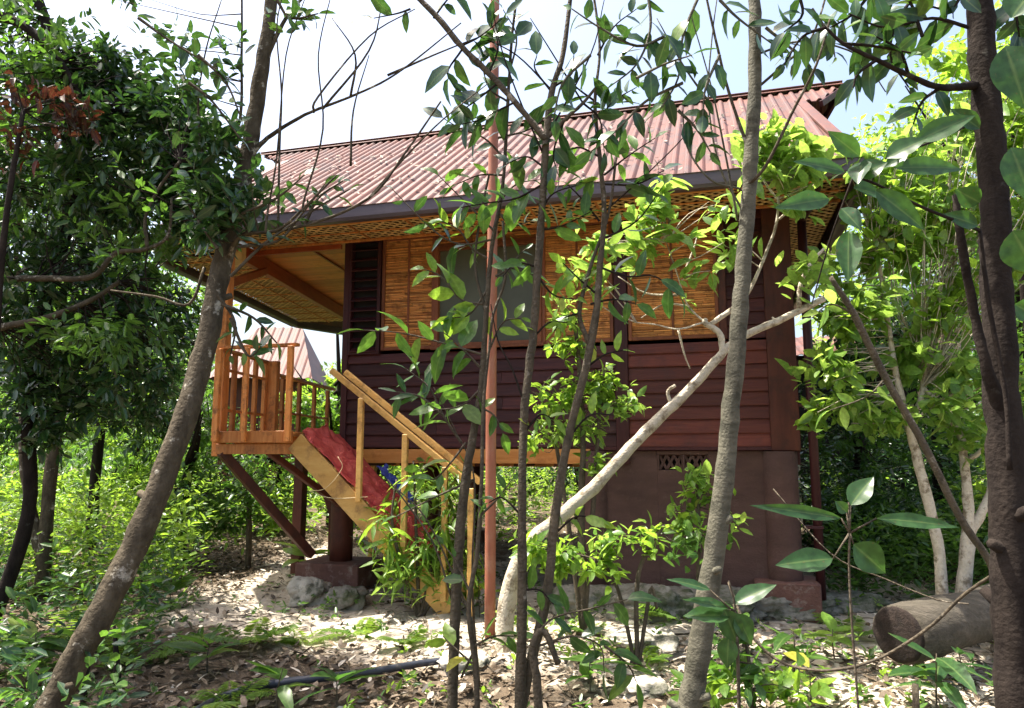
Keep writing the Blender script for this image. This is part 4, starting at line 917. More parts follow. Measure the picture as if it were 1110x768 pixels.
for pts, n, L in ((((700, -20, 3.5), (705, 30, 3.5), (690, 70, 3.5), (660, 95, 3.5)), 12, 34), (((760, -10, 3.5), (740, 40, 3.5), (735, 85, 3.5), (715, 120, 3.5)), 12, 34), (((720, 40, 3.5), (690, 50, 3.5), (650, 30, 3.5), (620, 10, 3.5)), 9, 32), (((740, 90, 3.5), (700, 110, 3.5), (670, 140, 3.5), (640, 165, 3.5)), 11, 32), (((735, 120, 3.5), (755, 140, 3.5), (770, 165, 3.5)), 7, 32),
                  (((830, 30, 3.5), (860, 55, 3.5), (880, 75, 3.5)), 8, 32), (((780, 0, 3.5), (800, 20, 3.5), (840, 50, 3.5)), 7, 34), (((690, 85, 3.4), (720, 70, 3.4), (750, 60, 3.4)), 8, 36), (((640, 60, 3.4), (610, 90, 3.4), (600, 130, 3.4)), 8, 30), (((880, 10, 3.4), (900, 40, 3.4), (905, 62, 3.4)), 7, 30), (((780, 60, 3.4), (765, 95, 3.4), (762, 125, 3.4)), 6, 34)):
    p.sprig(pts, n, L, 'leaf_dark', r=1.6, ratio=.5, start=.1)
p.blob(790, -260, 200, 120, 4.0, .9, 40, 8, .11, 'leaf_dark', kind='mid', tr=.006)  # unseen crown above the frame, added to cast dappled shade
p.done('bark_smooth')

# I dark trunk on the right
p = Plant('dark_tree', 'dark rough tree trunk at the right edge with big leathery leaves beside it', 'tree', (at(1100, 800, 2.4)[0], 2.4, 0))
p.ws = .84
p.trunk([(1108, 880, 2.4, 46), (1104, 800, 2.4, 46), (1099, 700, 2.4, 45), (1095, 600, 2.4, 44), (1090, 500, 2.4, 43), (1084, 400, 2.4, 40), (1080, 300, 2.4, 37), (1078, 220, 2.4, 35), (1072, 140, 2.4, 35), (1065, 60, 2.4, 34), (1060, -20, 2.4, 32), (1050, -160, 2.4, 26)], 'bark_dark', stub=6, n=20)
p.trunk([(1095, 470, 2.4, 26), (1070, 400, 2.35, 14), (1056, 340, 2.35, 12), (1042, 262, 2.3, 11), (1036, 212, 2.3, 9)], 'bark_dark', 'branch', 10)
p.trunk([(1060, 92, 2.4, 13), (1020, 95, 2.3, 9), (985, 82, 2.25, 7), (950, 65, 2.2, 6), (915, 48, 2.2, 5), (895, 30, 2.2, 4)], 'bark_dark', 'branch', 9)
p.trunk([(1095, 510, 2.3, 7), (1090, 430, 2.3, 6), (1072, 330, 2.3, 6), (1062, 250, 2.3, 5)], 'bark_dark', 'branch', 8)
Yb = 2.0
BL = [((932, 170), (897, 142), 23), ((916, 187), (859, 175), 20), ((899, 216), (839, 226), 25), ((930, 192), (962, 176), 28), ((992, 154), (1058, 125), 27), ((960, 172), (1006, 150), 27), ((968, 182), (1044, 184), 25), ((925, 204), (958, 214), 26), ((948, 206), (1003, 250), 28), ((912, 226), (934, 250), 22), ((920, 250), (919, 307), 28), ((935, 176), (930, 200), 26), ((985, 165), (958, 182), 20)]
for b_, t_, w_ in BL: p.bigleaf(b_, t_, w_, Yb, 'leaf_big', dY=rng.uniform(-.06, .06), tilt=.35)
p.twig(((1062, 250, 2.3), (1000, 225, 2.1), (950, 200, 2.0), (925, 192, 2.0)), 4, 2)
p.twig(((1060, 130, 2.3), (1020, 150, 2.1), (960, 172, 2.0)), 4, 2)
p.twig(((925, 192, 2.0), (900, 260, 2.1), (880, 330, 2.2)), 3, 1.5)
for b_, t_, w_, Y in (((1090, 50), (1112, 120), 50, 2.1), ((1096, 160), (1118, 222), 46, 2.1), ((1098, 250), (1125, 300), 46, 2.0), ((1062, 220), (1035, 205), 26, 2.2), ((1060, 245), (1022, 232), 22, 2.2), ((1100, 330), (1125, 345), 30, 2.1), ((1096, 20), (1120, -10), 40, 2.1), ((1062, 140), (1030, 118), 22, 2.2)):
    p.bigleaf(b_, t_, w_, Y, 'leaf_big', tilt=.3)
for pts, n, L in ((((1050, 30, 2.3), (1010, 20, 2.3), (960, 30, 2.3), (920, 15, 2.3)), 12, 38), (((985, 82, 2.25), (975, 55, 2.2), (950, 40, 2.2)), 7, 36), (((950, 65, 2.2), (930, 80, 2.2), (925, 95, 2.2)), 5, 32), (((1000, 40, 2.3), (985, 0, 2.3), (960, -20, 2.3)), 8, 40), (((895, 30, 2.2), (870, 40, 2.2), (850, 70, 2.2)), 6, 34), (((860, -20, 2.3), (870, 15, 2.3), (850, 35, 2.3)), 7, 36), (((915, 48, 2.2), (945, 50, 2.2), (1000, 60, 2.2)), 7, 36), (((1045, -10, 2.3), (1030, 10, 2.3), (1000, 5, 2.3)), 8, 36), (((1090, -20, 2.4), (1100, 10, 2.4), (1105, 40, 2.4)), 8, 44), (((1000, -15, 2.4), (975, 20, 2.4), (965, 60, 2.4), (985, 95, 2.4)), 11, 40), (((950, -15, 2.4), (925, 15, 2.4), (900, 30, 2.4)), 9, 40), (((1020, 95, 2.3), (1000, 110, 2.3), (990, 135, 2.3)), 5, 34)):
    p.sprig(pts, n, L, 'leaf_dark', r=1.8, ratio=.5, start=.1)
p.blob(1000, -330, 300, 160, 2.8, 1.0, 55, 8, .10, 'leaf_dark', kind='mid', tr=.006)  # foliage overhead and out of view, put there to shade the foreground
p.done('bark_dark')

# G pale branching tree
p = Plant('pale_branched_tree', 'tree with a pale bent trunk slanting up across the house wall, with yellow-green leaves', 'tree', ground_at(545, 700))
base = ground_at(545, 705); Yg = base[1]
p.ws = .58
p.trunk([(base-np.array([0, 0, .1]), .115), (at(552, 640, Yg), .105), (at(575, 590, Yg), .098), (at(608, 560, Yg), .085), (at(650, 522, Yg), .078), (at(700, 468, Yg), .072), (at(745, 425, Yg), .062), (at(775, 392, Yg), .055), (at(800, 368, Yg), .05), (at(850, 345, Yg), .045), (at(893, 324, Yg), .04)], 'bark_pale', n=16, stub=4)
p.trunk([(at(784, 384, Yg), .045), (at(780, 362, Yg), .04), (at(764, 350, Yg), .038), (at(766, 346, Yg), .02)], 'bark_pale', 'branch', 10)
p.trunk([(at(770, 352, Yg), .035), (at(800, 330, Yg), .03), (at(815, 310, Yg), .024), (at(832, 270, Yg), .020), (at(842, 240, Yg), .018), (at(845, 190, Yg), .014)], 'bark_pale', 'branch', 8)
p.trunk([(at(866, 335, Yg), .035), (at(868, 308, Yg), .03), (at(880, 285, Yg), .025), (at(893, 270, Yg), .015)], 'bark_pale', 'branch', 8)
p.trunk([(at(728, 440, Yg), .025), (at(724, 425, Yg), .022), (at(732, 418, Yg), .020)], 'bark_pale', 'branch', 8)
p.trunk([(at(762, 350, Yg), .014), (at(735, 357, Yg), .012), (at(710, 352, Yg), .009), (at(690, 350, Yg), .006)], 'bark_pale', 'branch', 6)
p.trunk([(at(764, 350, Yg), .014), (at(745, 330, Yg), .011), (at(735, 300, Yg), .009), (at(722, 262, Yg), .006)], 'bark_pale', 'branch', 6)
for pts in (((735, 320, 6.3), (700, 318, 6.3), (670, 300, 6.3)), ((735, 357, 6.3), (742, 385, 6.3), (748, 400, 6.3)), ((745, 332, 6.3), (720, 330, 6.3), (695, 345, 6.3)), ((842, 240, 6.2), (870, 215, 6.2), (890, 190, 6.2)), ((845, 220, 6.2), (825, 190, 6.2), (820, 160, 6.2)), ((740, 300, 6.3), (752, 270, 6.3), (756, 255, 6.3))): p.twig(pts, 3, 1.2)
for (px, py, rx, ry, n) in ((706, 232, 20, 20, 12), (715, 215, 16, 14, 7), (690, 262, 18, 12, 8), (745, 262, 12, 8, 4), (648, 262, 18, 10, 7), (645, 290, 20, 12, 8), (790, 268, 16, 14, 6), (785, 225, 20, 12, 6), (770, 300, 12, 9, 3)):
    p.blob(px, py, rx, ry, Yg-.1, .15, n, 6, .15, 'leaf_yellow', ratio=.46, kind='near', twig=.6, tr=.004)
for (px, py, rx, ry, n) in ((850, 150, 45, 26, 22), (830, 185, 40, 22, 16), (880, 175, 36, 22, 14), (870, 215, 22, 16, 7), (868, 295, 18, 12, 5), (810, 155, 24, 24, 8)):
    p.blob(px, py, rx, ry, Yg-.1, .25, n, 6, .15, 'leaf_yellow', ratio=.46, kind='near', twig=.5, tr=.004)
p.done('bark_pale')

# E thin saplings in the centre
def sap(name, label, trunks, sprigs, mat='leaf_mid', bark='sapling', base=None, r=1.1, ratio=.46, group=None, kind='near', droop=.35):
    q = trunks[0][0]; b = np.array(at(*q[:3])); b[2] = float(gh(b[0], b[1]))
    p = Plant(name, label, 'sapling' if 'sapling' in name else 'shrub', b, group)
    for i, t in enumerate(trunks):
        t = [(at(*w[:3]), w[3]/2/F*w[2]) for w in t]
        if i == 0 and t[0][0][2] > b[2]: t = [(b-np.array([0, 0, .05]), t[0][1]*1.1)]+t
        p.trunk(t, bark, 'trunk' if i == 0 else 'branch', 8, 6, .05)
    for s in sprigs:
        mt = s[3] if len(s) > 3 else mat; tf = s[4] if len(s) > 4 else 0
        p.sprig(s[0], s[1], s[2], mt, r=r, ratio=ratio, start=.15, kind=kind, droop=droop, tuft=tf)
    return p
Y = 4.2
p = sap('sapling', 'thin knobbly sapling left of the steel pole with long leaf sprays to its left', [[(490, 790, Y, 11), (492, 700, Y, 11), (497, 600, Y, 11), (505, 520, Y, 10), (515, 460, Y, 8), (523, 410, Y, 7), (527, 340, Y, 6), (533, 270, Y, 5), (545, 200, Y, 4), (550, 120, Y, 4), (555, 40, Y, 3), (565, -40, Y, 3)], [(527, 340, Y, 4), (515, 290, Y, 3), (520, 240, Y, 3), (530, 190, Y, 2.5)]],
    [(((524, 385, Y), (490, 375, Y), (440, 362, Y), (395, 358, Y)), 10, 40), (((522, 400, Y), (495, 372, Y), (480, 360, Y)), 5, 34), (((523, 330, Y), (500, 325, Y), (478, 300, Y), (460, 292, Y)), 8, 32, 'leaf_bright'), (((528, 280, Y), (512, 270, Y), (498, 250, Y), (480, 240, Y)), 9, 30, 'leaf_bright', 4),
     (((535, 250, Y), (520, 235, Y), (500, 215, Y), (475, 190, Y)), 9, 30), (((537, 300, Y), (560, 290, Y), (580, 300, Y)), 6, 28, 'leaf_mid'), (((530, 380, Y), (545, 350, Y), (565, 345, Y)), 6, 26, 'leaf_bright'), (((540, 220, Y), (560, 200, Y), (585, 195, Y)), 7, 30), (((545, 170, Y), (525, 150, Y), (500, 140, Y), (480, 128, Y)), 8, 34, 'leaf_dark'), (((550, 110, Y), (530, 95, Y), (520, 60, Y)), 8, 34, 'leaf_dark'), (((552, 80, Y), (560, 40, Y), (545, 10, Y)), 8, 34, 'leaf_dark'),
     (((545, 190, Y), (520, 190, Y), (495, 200, Y)), 6, 30), (((540, 230, Y), (555, 245, Y), (575, 240, Y)), 6, 28), (((523, 420, Y), (500, 440, Y), (470, 445, Y)), 7, 32), (((531, 310, Y), (510, 340, Y), (490, 345, Y)), 6, 30, 'leaf_bright', 3), (((540, 150, Y), (575, 140, Y), (600, 120, Y)), 8, 32, 'leaf_dark'), (((533, 260, Y), (500, 265, Y), (470, 250, Y), (425, 205, Y)), 9, 32, 'leaf_dark'), (((505, 480, Y), (490, 500, Y), (470, 520, Y), (455, 510, Y)), 6, 28), (((515, 440, Y), (535, 450, Y), (545, 470, Y)), 4, 24)])
p.twig(((490, 650, Y), (470, 590, Y), (440, 545, Y), (420, 520, Y)), 2.5, 1.2); p.twig(((500, 735, Y), (515, 690, Y), (490, 620, Y), (460, 560, Y), (430, 530, Y)), 3, 1.2); p.done('sapling')
p = sap('sapling', 'very thin dark stem standing close against the left side of the steel pole', [[(518, 800, 4.1, 6), (516, 730, 4.1, 6), (508, 660, 4.1, 5), (517, 600, 4.1, 5), (522, 520, 4.1, 4), (524, 440, 4.1, 4), (530, 380, 4.1, 3), (535, 340, 4.1, 3), (548, 300, 4.1, 3), (545, 240, 4.1, 3)]],
    [(((520, 560, 4.1), (540, 540, 4.1), (555, 520, 4.1)), 4, 22), (((515, 700, 4.1), (535, 690, 4.1), (560, 690, 4.1)), 5, 34, 'leaf_mid'), (((508, 640, 4.1), (495, 610, 4.1), (480, 590, 4.1)), 3, 22), (((512, 720, 4.1), (490, 700, 4.1), (480, 690, 4.1)), 4, 30, 'leaf_bright'), (((548, 300, 4.1), (560, 280, 4.1), (570, 270, 4.1)), 5, 24, 'leaf_mid')])
p.done('sapling')
Y = 4.0
p = sap('sapling', 'dark sapling with an upright stem right of the steel pole, forking high against the sky', [[(562, 800, Y, 12), (565, 720, Y, 11), (566, 620, Y, 10), (566, 520, Y, 9), (569, 440, Y, 9), (578, 360, Y, 9), (583, 290, Y, 9), (588, 220, Y, 8), (592, 150, Y, 8), (598, 100, Y, 7), (610, 60, Y, 6), (618, 0, Y, 5), (625, -60, Y, 4)],
    [(592, 152, Y, 8), (570, 125, Y, 7), (540, 90, Y, 7), (500, 50, Y, 7), (475, 20, Y, 7), (445, -10, Y, 6)], [(592, 150, Y, 6), (612, 130, Y, 5), (632, 112, Y, 4), (650, 90, Y, 3)]],
    [(((560, 110, Y), (540, 120, Y), (520, 130, Y), (500, 135, Y)), 7, 36, 'leaf_dark'), (((530, 80, Y), (540, 50, Y), (530, 20, Y)), 8, 36, 'leaf_dark'), (((500, 50, Y), (520, 40, Y), (545, 20, Y)), 6, 34, 'leaf_dark'), (((540, 90, Y), (515, 110, Y), (500, 120, Y)), 5, 34, 'leaf_dark'), (((588, 200, Y), (560, 215, Y), (530, 220, Y), (500, 225, Y)), 10, 34, 'leaf_mid'), (((585, 250, Y), (610, 245, Y), (640, 230, Y)), 8, 32, 'leaf_mid'), (((586, 230, Y), (600, 210, Y), (630, 200, Y)), 8, 32, 'leaf_mid'),
     (((598, 100, Y), (580, 75, Y), (582, 60, Y)), 3, 34, 'leaf_dark'), (((600, 95, Y), (620, 80, Y), (622, 60, Y)), 3, 34, 'leaf_dark'), (((612, 130, Y), (600, 165, Y), (605, 190, Y)), 7, 32, 'leaf_dark'), (((632, 112, Y), (650, 130, Y), (655, 165, Y)), 9, 30, 'leaf_dark'), (((583, 290, Y), (560, 285, Y), (545, 300, Y)), 6, 28), (((575, 370, Y), (595, 350, Y), (615, 350, Y)), 6, 24, 'leaf_bright'), (((445, 10, Y), (430, 15, Y), (405, 20, Y)), 3, 36, 'leaf_dark'), (((470, 20, Y), (485, 0, Y), (500, -15, Y)), 5, 34, 'leaf_dark'), (((500, 55, Y), (485, 80, Y), (500, 100, Y)), 6, 34, 'leaf_dark'),
     (((566, 640, Y), (585, 640, Y), (600, 655, Y)), 4, 26), (((583, 300, Y), (600, 320, Y), (625, 325, Y)), 6, 28, 'leaf_bright'), (((568, 470, Y), (585, 450, Y), (600, 455, Y)), 6, 24, 'leaf_bright'), (((588, 180, Y), (570, 170, Y), (545, 180, Y)), 6, 30, 'leaf_dark'), (((566, 560, Y), (545, 540, Y), (530, 545, Y)), 5, 26)])
for pts in (((590, 170, Y), (560, 100, Y), (540, 40, Y), (530, -20, Y)), ((600, 100, Y), (560, 60, Y), (520, 40, Y)), ((592, 150, Y), (640, 60, Y), (655, 0, Y)), ((632, 112, Y), (600, 60, Y), (575, 20, Y)), ((569, 440, Y), (555, 400, Y), (540, 370, Y), (532, 330, Y))): p.twig(pts, 2.5, 1.1)
p.done('bark_dark')
Y = 4.05
p = sap('sapling', 'second dark sapling leaning right from the same spot, crossing the window', [[(558, 800, Y, 12), (575, 720, Y, 11), (592, 650, Y, 10), (602, 560, Y, 10), (615, 480, Y, 9), (632, 410, Y, 9), (645, 350, Y, 8), (650, 290, Y, 7), (655, 230, Y, 6), (650, 170, Y, 5), (645, 110, Y, 4), (650, 50, Y, 3), (640, -30, Y, 3)], [(640, 375, Y, 7), (628, 340, Y, 5), (640, 290, Y, 4), (660, 230, Y, 3), (668, 170, Y, 3)], [(632, 412, Y, 5), (640, 360, Y, 4), (652, 300, Y, 3)]],
    [(((650, 240, Y), (630, 215, Y), (615, 200, Y)), 6, 28), (((652, 260, Y), (690, 240, Y), (720, 200, Y)), 7, 26), (((655, 190, Y), (680, 170, Y), (710, 150, Y)), 8, 28, 'leaf_mid'), (((650, 170, Y), (625, 160, Y), (600, 175, Y)), 7, 30, 'leaf_mid'), (((650, 130, Y), (665, 110, Y), (690, 95, Y)), 8, 28, 'leaf_dark'), (((645, 110, Y), (625, 95, Y), (612, 80, Y)), 6, 28, 'leaf_dark'), (((640, 330, Y), (665, 325, Y), (690, 330, Y)), 5, 34, 'leaf_mid'), (((634, 400, Y), (655, 385, Y), (675, 380, Y)), 6, 24, 'leaf_bright'), (((628, 340, Y), (612, 345, Y), (600, 360, Y)), 6, 24, 'leaf_bright'), (((650, 290, Y), (680, 300, Y), (710, 300, Y), (735, 320, Y)), 7, 38, 'leaf_big'), (((648, 320, Y), (625, 300, Y), (610, 285, Y)), 6, 26, 'leaf_bright'), (((620, 470, Y), (640, 450, Y), (665, 450, Y)), 6, 24, 'leaf_bright'), (((600, 580, Y), (625, 560, Y), (650, 565, Y)), 6, 26, 'leaf_bright'), (((655, 200, Y), (690, 200, Y), (720, 185, Y)), 7, 28, 'leaf_dark'), (((648, 60, Y), (665, 30, Y), (690, 10, Y)), 7, 30, 'leaf_dark')])
p.twig(((655, 230, Y), (700, 190, Y), (740, 150, Y), (760, 120, Y)), 2, 1); p.done('bark_dark')
p = sap('sapling', 'short bent sapling at the bottom centre with hanging dark glossy leaves', [[(585, 790, 3.9, 10), (582, 740, 3.9, 9), (578, 700, 3.9, 8), (590, 685, 3.9, 7), (605, 720, 3.9, 6)]], [(((585, 700, 3.9), (620, 690, 3.9), (650, 700, 3.9), (655, 730, 3.9)), 8, 36, 'leaf_big'), (((580, 690, 3.9), (600, 670, 3.9), (640, 660, 3.9), (680, 650, 3.9)), 7, 36, 'leaf_big'), (((655, 700, 3.9), (680, 720, 3.9), (690, 740, 3.9)), 5, 36, 'leaf_mid')], group=None)
p.done('sapling')
# mid-ground bushes in front of the house wall, yellow-green
def bush(name, label, bpx, Yb_, stems, blobs, mat, L, bark='sapling', ratio=.46, kind='near', cat='shrub', group=None, dy=.25, twig=.6, droop=.3):
    b = at(bpx[0], bpx[1], Yb_); b[2] = float(gh(b[0], b[1]))
    p = Plant(name, label, cat, b, group)
    for i, s in enumerate(stems):
        pts = [(b-np.array([0, 0, .05]), s[0][2]/2/F*Yb_*1.1)]+[(at(q[0], q[1], Yb_+(q[3] if len(q) > 3 else 0)), q[2]/2/F*Yb_) for q in s]
        p.trunk(pts, bark, 'trunk' if i == 0 else 'branch', 7, 5, .05)
    for q in blobs:
        mt = q[5] if len(q) > 5 else mat
        p.blob(q[0], q[1], q[2], q[3], Yb_, dy, q[4], 7, L, mt, ratio=ratio, kind=kind, twig=twig, tr=.003, droop=droop)
    return p.done(bark)
bush('leafy_shrub', 'tall thin shrub with small fresh leaves between the saplings and the pale trunk', (632, 650), 6.6, [[(630, 560, 8), (632, 480, 6), (628, 400, 5), (622, 340, 4)], [(645, 520, 5), (650, 450, 4), (655, 400, 3)], [(612, 540, 5), (600, 470, 4), (585, 430, 3)]],
     [(600, 430, 36, 22, 26, 'leaf_bright'), (650, 420, 40, 24, 34, 'leaf_bright'), (625, 465, 42, 20, 26, 'leaf_yellow'), (680, 435, 26, 16, 16, 'leaf_yellow'), (620, 375, 30, 18, 16, 'leaf_bright'), (615, 340, 26, 22, 16, 'leaf_yellow'), (650, 500, 24, 14, 9, 'leaf_bright'), (580, 480, 20, 20, 10, 'leaf_bright')], 'leaf_bright', .085)
bush('bamboo_like_plant', 'bright plant with long narrow yellow-green leaves before the foot of the stairs', (455, 655), 7.4, [[(452, 600, 4), (450, 540, 3), (448, 500, 2)], [(470, 600, 4), (478, 550, 3), (480, 510, 2)], [(432, 600, 4), (425, 560, 3), (430, 520, 2)], [(490, 610, 4), (500, 570, 3)]],
     [(455, 520, 18, 18, 7), (485, 560, 24, 26, 14), (440, 612, 30, 24, 22, 'leaf_yellow'), (485, 622, 40, 24, 30, 'leaf_yellow'), (475, 590, 32, 22, 20, 'leaf_yellow'), (420, 560, 18, 20, 8), (500, 600, 26, 28, 14), (420, 590, 16, 16, 6), (480, 520, 18, 14, 6)], 'leaf_bright', .17, ratio=.2, droop=.6)
bush('leafy_shrub', 'low shrub with pale glossy leaves in front of the rock ledge, centre right', (690, 690), 5.6, [[(690, 640, 5), (700, 600, 4), (720, 570, 3)], [(670, 640, 4), (650, 610, 3), (620, 600, 2)], [(705, 640, 4), (712, 660, 3)]],
     [(610, 600, 26, 20, 12, 'leaf_bright'), (650, 610, 30, 16, 12, 'leaf_bright'), (700, 580, 26, 16, 11, 'leaf_bright'), (660, 580, 30, 14, 8, 'leaf_yellow'), (740, 590, 20, 12, 5, 'leaf_mid'), (575, 600, 24, 24, 10, 'leaf_bright')], 'leaf_bright', .10)
bush('leafy_shrub', 'light green compound-leaved shrub before the vent in the skirting wall', (757, 680), 5.9, [[(757, 600, 5), (757, 550, 4), (755, 520, 3)]],
     [(752, 515, 22, 12, 9, 'leaf_yellow'), (765, 535, 24, 14, 10, 'leaf_bright'), (745, 560, 26, 16, 11, 'leaf_bright'), (795, 560, 14, 14, 4, 'leaf_yellow'), (760, 580, 40, 14, 9, 'leaf_mid')], 'leaf_bright', .10)
bush('leafy_shrub', 'small bright shrub at the foot of the straight trunk, bottom right of centre', (815, 760), 4.4, [[(812, 720, 4), (806, 690, 3), (800, 660, 2)]],
     [(790, 670, 20, 18, 6, 'leaf_mid'), (815, 720, 36, 24, 12, 'leaf_mid'), (850, 745, 40, 18, 10, 'leaf_bright'), (785, 740, 26, 20, 7, 'leaf_bright')], 'leaf_mid', .10)
bush('broad_leaved_shrub', 'shrub with broad fresh leaves at the left edge of the clearing', (270, 600), 10.5, [[(270, 560, 6), (268, 520, 4)]], [(265, 545, 36, 30, 26, 'leaf_mid'), (230, 560, 36, 30, 26, 'leaf_mid'), (300, 555, 20, 24, 10, 'leaf_bright')], 'leaf_mid', .14, kind='mid')
# ferns
def fern(px, py, n, Lpx, label, mat='fern', group='ferns on the forest floor', up=.8, Y=None, narrow=.16):
    b = ground_at(px, py); 
    r = empty('fern', b, 0, label, 'fern', group); arr = []
    k = b[1]/F
    for i in range(n):
        a = rng.random()*6.283; L = Lpx*k*rng.uniform(.7, 1.1); u_ = up*rng.uniform(.6, 1.2)
        d = np.array([math.cos(a), math.sin(a), u_]); d /= np.linalg.norm(d)
        m_ = 20; f = np.linspace(.12, 1, m_); Q = b+np.outer(f*L, d)-np.outer((f**2)*L*.45*u_, [0, 0, 1]); T = nrm(np.gradient(Q, axis=0))
        S = nrm(np.cross(T, [0, 0, 1.]))
        for sg in (1, -1):
            D = nrm(S*sg+T*.35+np.array([0, 0, -.1])); w = np.sin(np.pi*(f*.86+.08))*L*narrow*1.5+.004
            arr.append(leaf_arr(Q, D, np.repeat([[0, 0, 1.]], m_, 0), w, w*.28, 'mid', droop=.2, rnd=np.full(m_, rng.random())))
    leaves_obj(arr, 'frond', M[mat], r)
for i, (px, py, n, L, lb) in enumerate(((735, 672, 7, 55, 'feathery fern on the ledge just left of the straight trunk'), (920, 690, 5, 60, 'small bright fern between the ledge and the log end'), (640, 690, 6, 40, 'low fern in front of the leftmost ledge rock'), (270, 700, 8, 60, 'fern in the middle of the litter right of the leaning trunk'), (150, 720, 8, 80, 'larger fern close to the foot of the leaning trunk'),
    (60, 700, 9, 90, 'broad fern in the lower left corner'), (330, 700, 6, 45, 'pale fern on the edge of the sunlit patch'), (440, 700, 7, 45, 'fern left of the knobbly sapling stem'), (20, 650, 9, 70, 'fern at the left edge beneath the twin trunk'), (250, 768, 8, 70, 'dark fern at the bottom edge behind the hose'), (390, 690, 5, 45, 'yellowish fern right of the sunlit patch'), (700, 720, 6, 40, 'small fern on the stony ground right of centre'))):
    fern(px, py, n, L, lb)
# seedlings with distinct larger leaves
def seedling(px, py, n, Lpx, label, mat, hpx=40, ratio=.4, droop=.5, kind='near'):
    b = ground_at(px, py); k = b[1]/F; p = Plant('seedling', label, 'seedling', b, 'leafy seedlings on the clearing')
    top = b+np.array([rng.normal()*.02, 0, hpx*k]); p.trunk([(b-np.array([0, 0, .03]), .006), ((b+top)/2+rng.normal(size=3)*.01, .005), (top, .003)], 'sapling', n=6, noise=0)
    f = rng.uniform(.4, 1, n); B = b+(top-b)*f[:, None]; a = np.linspace(0, 6.283*1.6, n)+rng.random()
    D = np.stack([np.cos(a), np.sin(a), rng.uniform(.0, .7, n)], 1); L = Lpx*k*rng.uniform(.7, 1.15, n)
    p.leaf(mat, leaf_arr(B, D, np.repeat([[0, 0, 1.]], n, 0)+rng.normal(size=(n, 3))*.2, L, L*ratio, kind, droop=droop)); p.done('sapling')
for px, py, n, L, h, mt, lb in ((300, 768, 7, 40, 40, 'leaf_mid', 'small seedling at the bottom left of centre beside the hose'), (365, 768, 7, 44, 30, 'leaf_big', 'dark seedling with blue-green leaves at the bottom edge right of the hose'), (520, 668, 8, 36, 40, 'leaf_bright', 'pale seedling just left of the steel pole foot'), (860, 735, 8, 40, 50, 'leaf_mid', 'green seedling standing below the vine loop'), (905, 715, 7, 36, 30, 'leaf_yellow', 'yellow-green seedling left of the log end'), (1015, 775, 9, 56, 60, 'leaf_big', 'large-leaved dark seedling below the log at the lower right'), (1045, 750, 7, 50, 40, 'leaf_big', 'dark seedling between the log and the right trunk'), (640, 752, 7, 36, 30, 'leaf_mid', 'seedling on stony ground right of the thin stems'), (745, 765, 7, 36, 20, 'leaf_bright', 'bright seedling at the bottom edge by the straight trunk'),
    (330, 625, 6, 44, 26, 'leaf_bright', 'pale leafy seedling growing in front of the plinth'), (410, 640, 8, 34, 50, 'leaf_bright', 'slender seedling right of the plinth'), (185, 660, 8, 36, 40, 'leaf_mid', 'seedling at the left edge of the sunlit patch'), (225, 735, 8, 44, 40, 'leaf_mid', 'seedling between the pointed stem and the hose'), (880, 768, 8, 44, 40, 'leaf_bright', 'seedling in the bottom right corner of the clearing'), (30, 740, 9, 50, 50, 'leaf_mid', 'leafy seedling in the bottom left corner'), (560, 690, 8, 34, 30, 'leaf_yellow', 'yellow-green seedling right of the steel pole foot')):
    seedling(px, py, n, L, lb, mt, h)
# R big translucent leaves lower right
p = Plant('big_leaved_sapling', 'sapling with a whorl of large green leaves low at the right before the house', 'sapling', (at(920, 700, 1.9)[0], 1.9, 0))
b = at(922, 575, 1.9); p.trunk([((b[0]+.02, 1.9, -.05), .0035), (at(925, 700, 1.9), .003), (at(921, 575, 1.9), .0025), (at(920, 545, 1.9), .002)], 'sapling', n=7, noise=0)
for b_, t_, w_ in (((912, 562), (812, 548), 15), ((950, 562), (1040, 572), 17), ((922, 548), (947, 517), 26), ((903, 606), (840, 613), 27), ((925, 590), (960, 622), 34), ((918, 556), (905, 543), 14)): p.bigleaf(b_, t_, w_, 1.9, 'leaf_big', tilt=.25, stem=(921, 578, 1.9))
p.done('sapling')
p = Plant('drooping_sapling', 'small sapling with drooping blue-green leaves beside the lower straight trunk', 'sapling', (at(790, 700, 2.9)[0], 2.9, 0))
p.trunk([((at(795, 700, 2.9)[0], 2.9, -.05), .008), (at(800, 720, 2.9), .007), (at(797, 660, 2.9), .005), (at(790, 630, 2.9), .003)], 'sapling', n=7, noise=0)
for b_, t_, w_ in (((795, 655), (842, 634), 22), ((790, 660), (740, 650), 14), ((792, 668), (740, 668), 24), ((785, 660), (800, 700), 26), ((770, 640), (722, 628), 12), ((797, 665), (815, 700), 24), ((790, 690), (788, 725), 22)): p.bigleaf(b_, t_, w_, 2.9, 'leaf_big', tilt=.5, stem=(797, 665, 2.9))
p.done('sapling')
# spray of grey-green long leaves hanging before the siding (480,440)
p = Plant('drooping_sapling', 'thin sapling with a hanging spray of slender leaves before the left board wall', 'sapling', ground_at(520, 745))
p.trunk([(ground_at(520, 745), .008), (at(512, 640, 4.3), .006), (at(514, 520, 4.3), .005), (at(495, 470, 4.3), .003), (at(470, 420, 4.3), .002)], 'sapling', n=6, noise=0)
p.sprig(((500, 480, 4.3), (480, 450, 4.3), (465, 420, 4.3), (440, 400, 4.3)), 13, 34, 'leaf_mid', ratio=.3, start=.2); p.sprig(((480, 450, 4.3), (455, 430, 4.3), (430, 425, 4.3)), 8, 32, 'leaf_big', ratio=.3)
p.sprig(((514, 520, 4.3), (470, 540, 4.3), (430, 560, 4.3)), 6, 26, 'leaf_mid'); p.done('sapling')
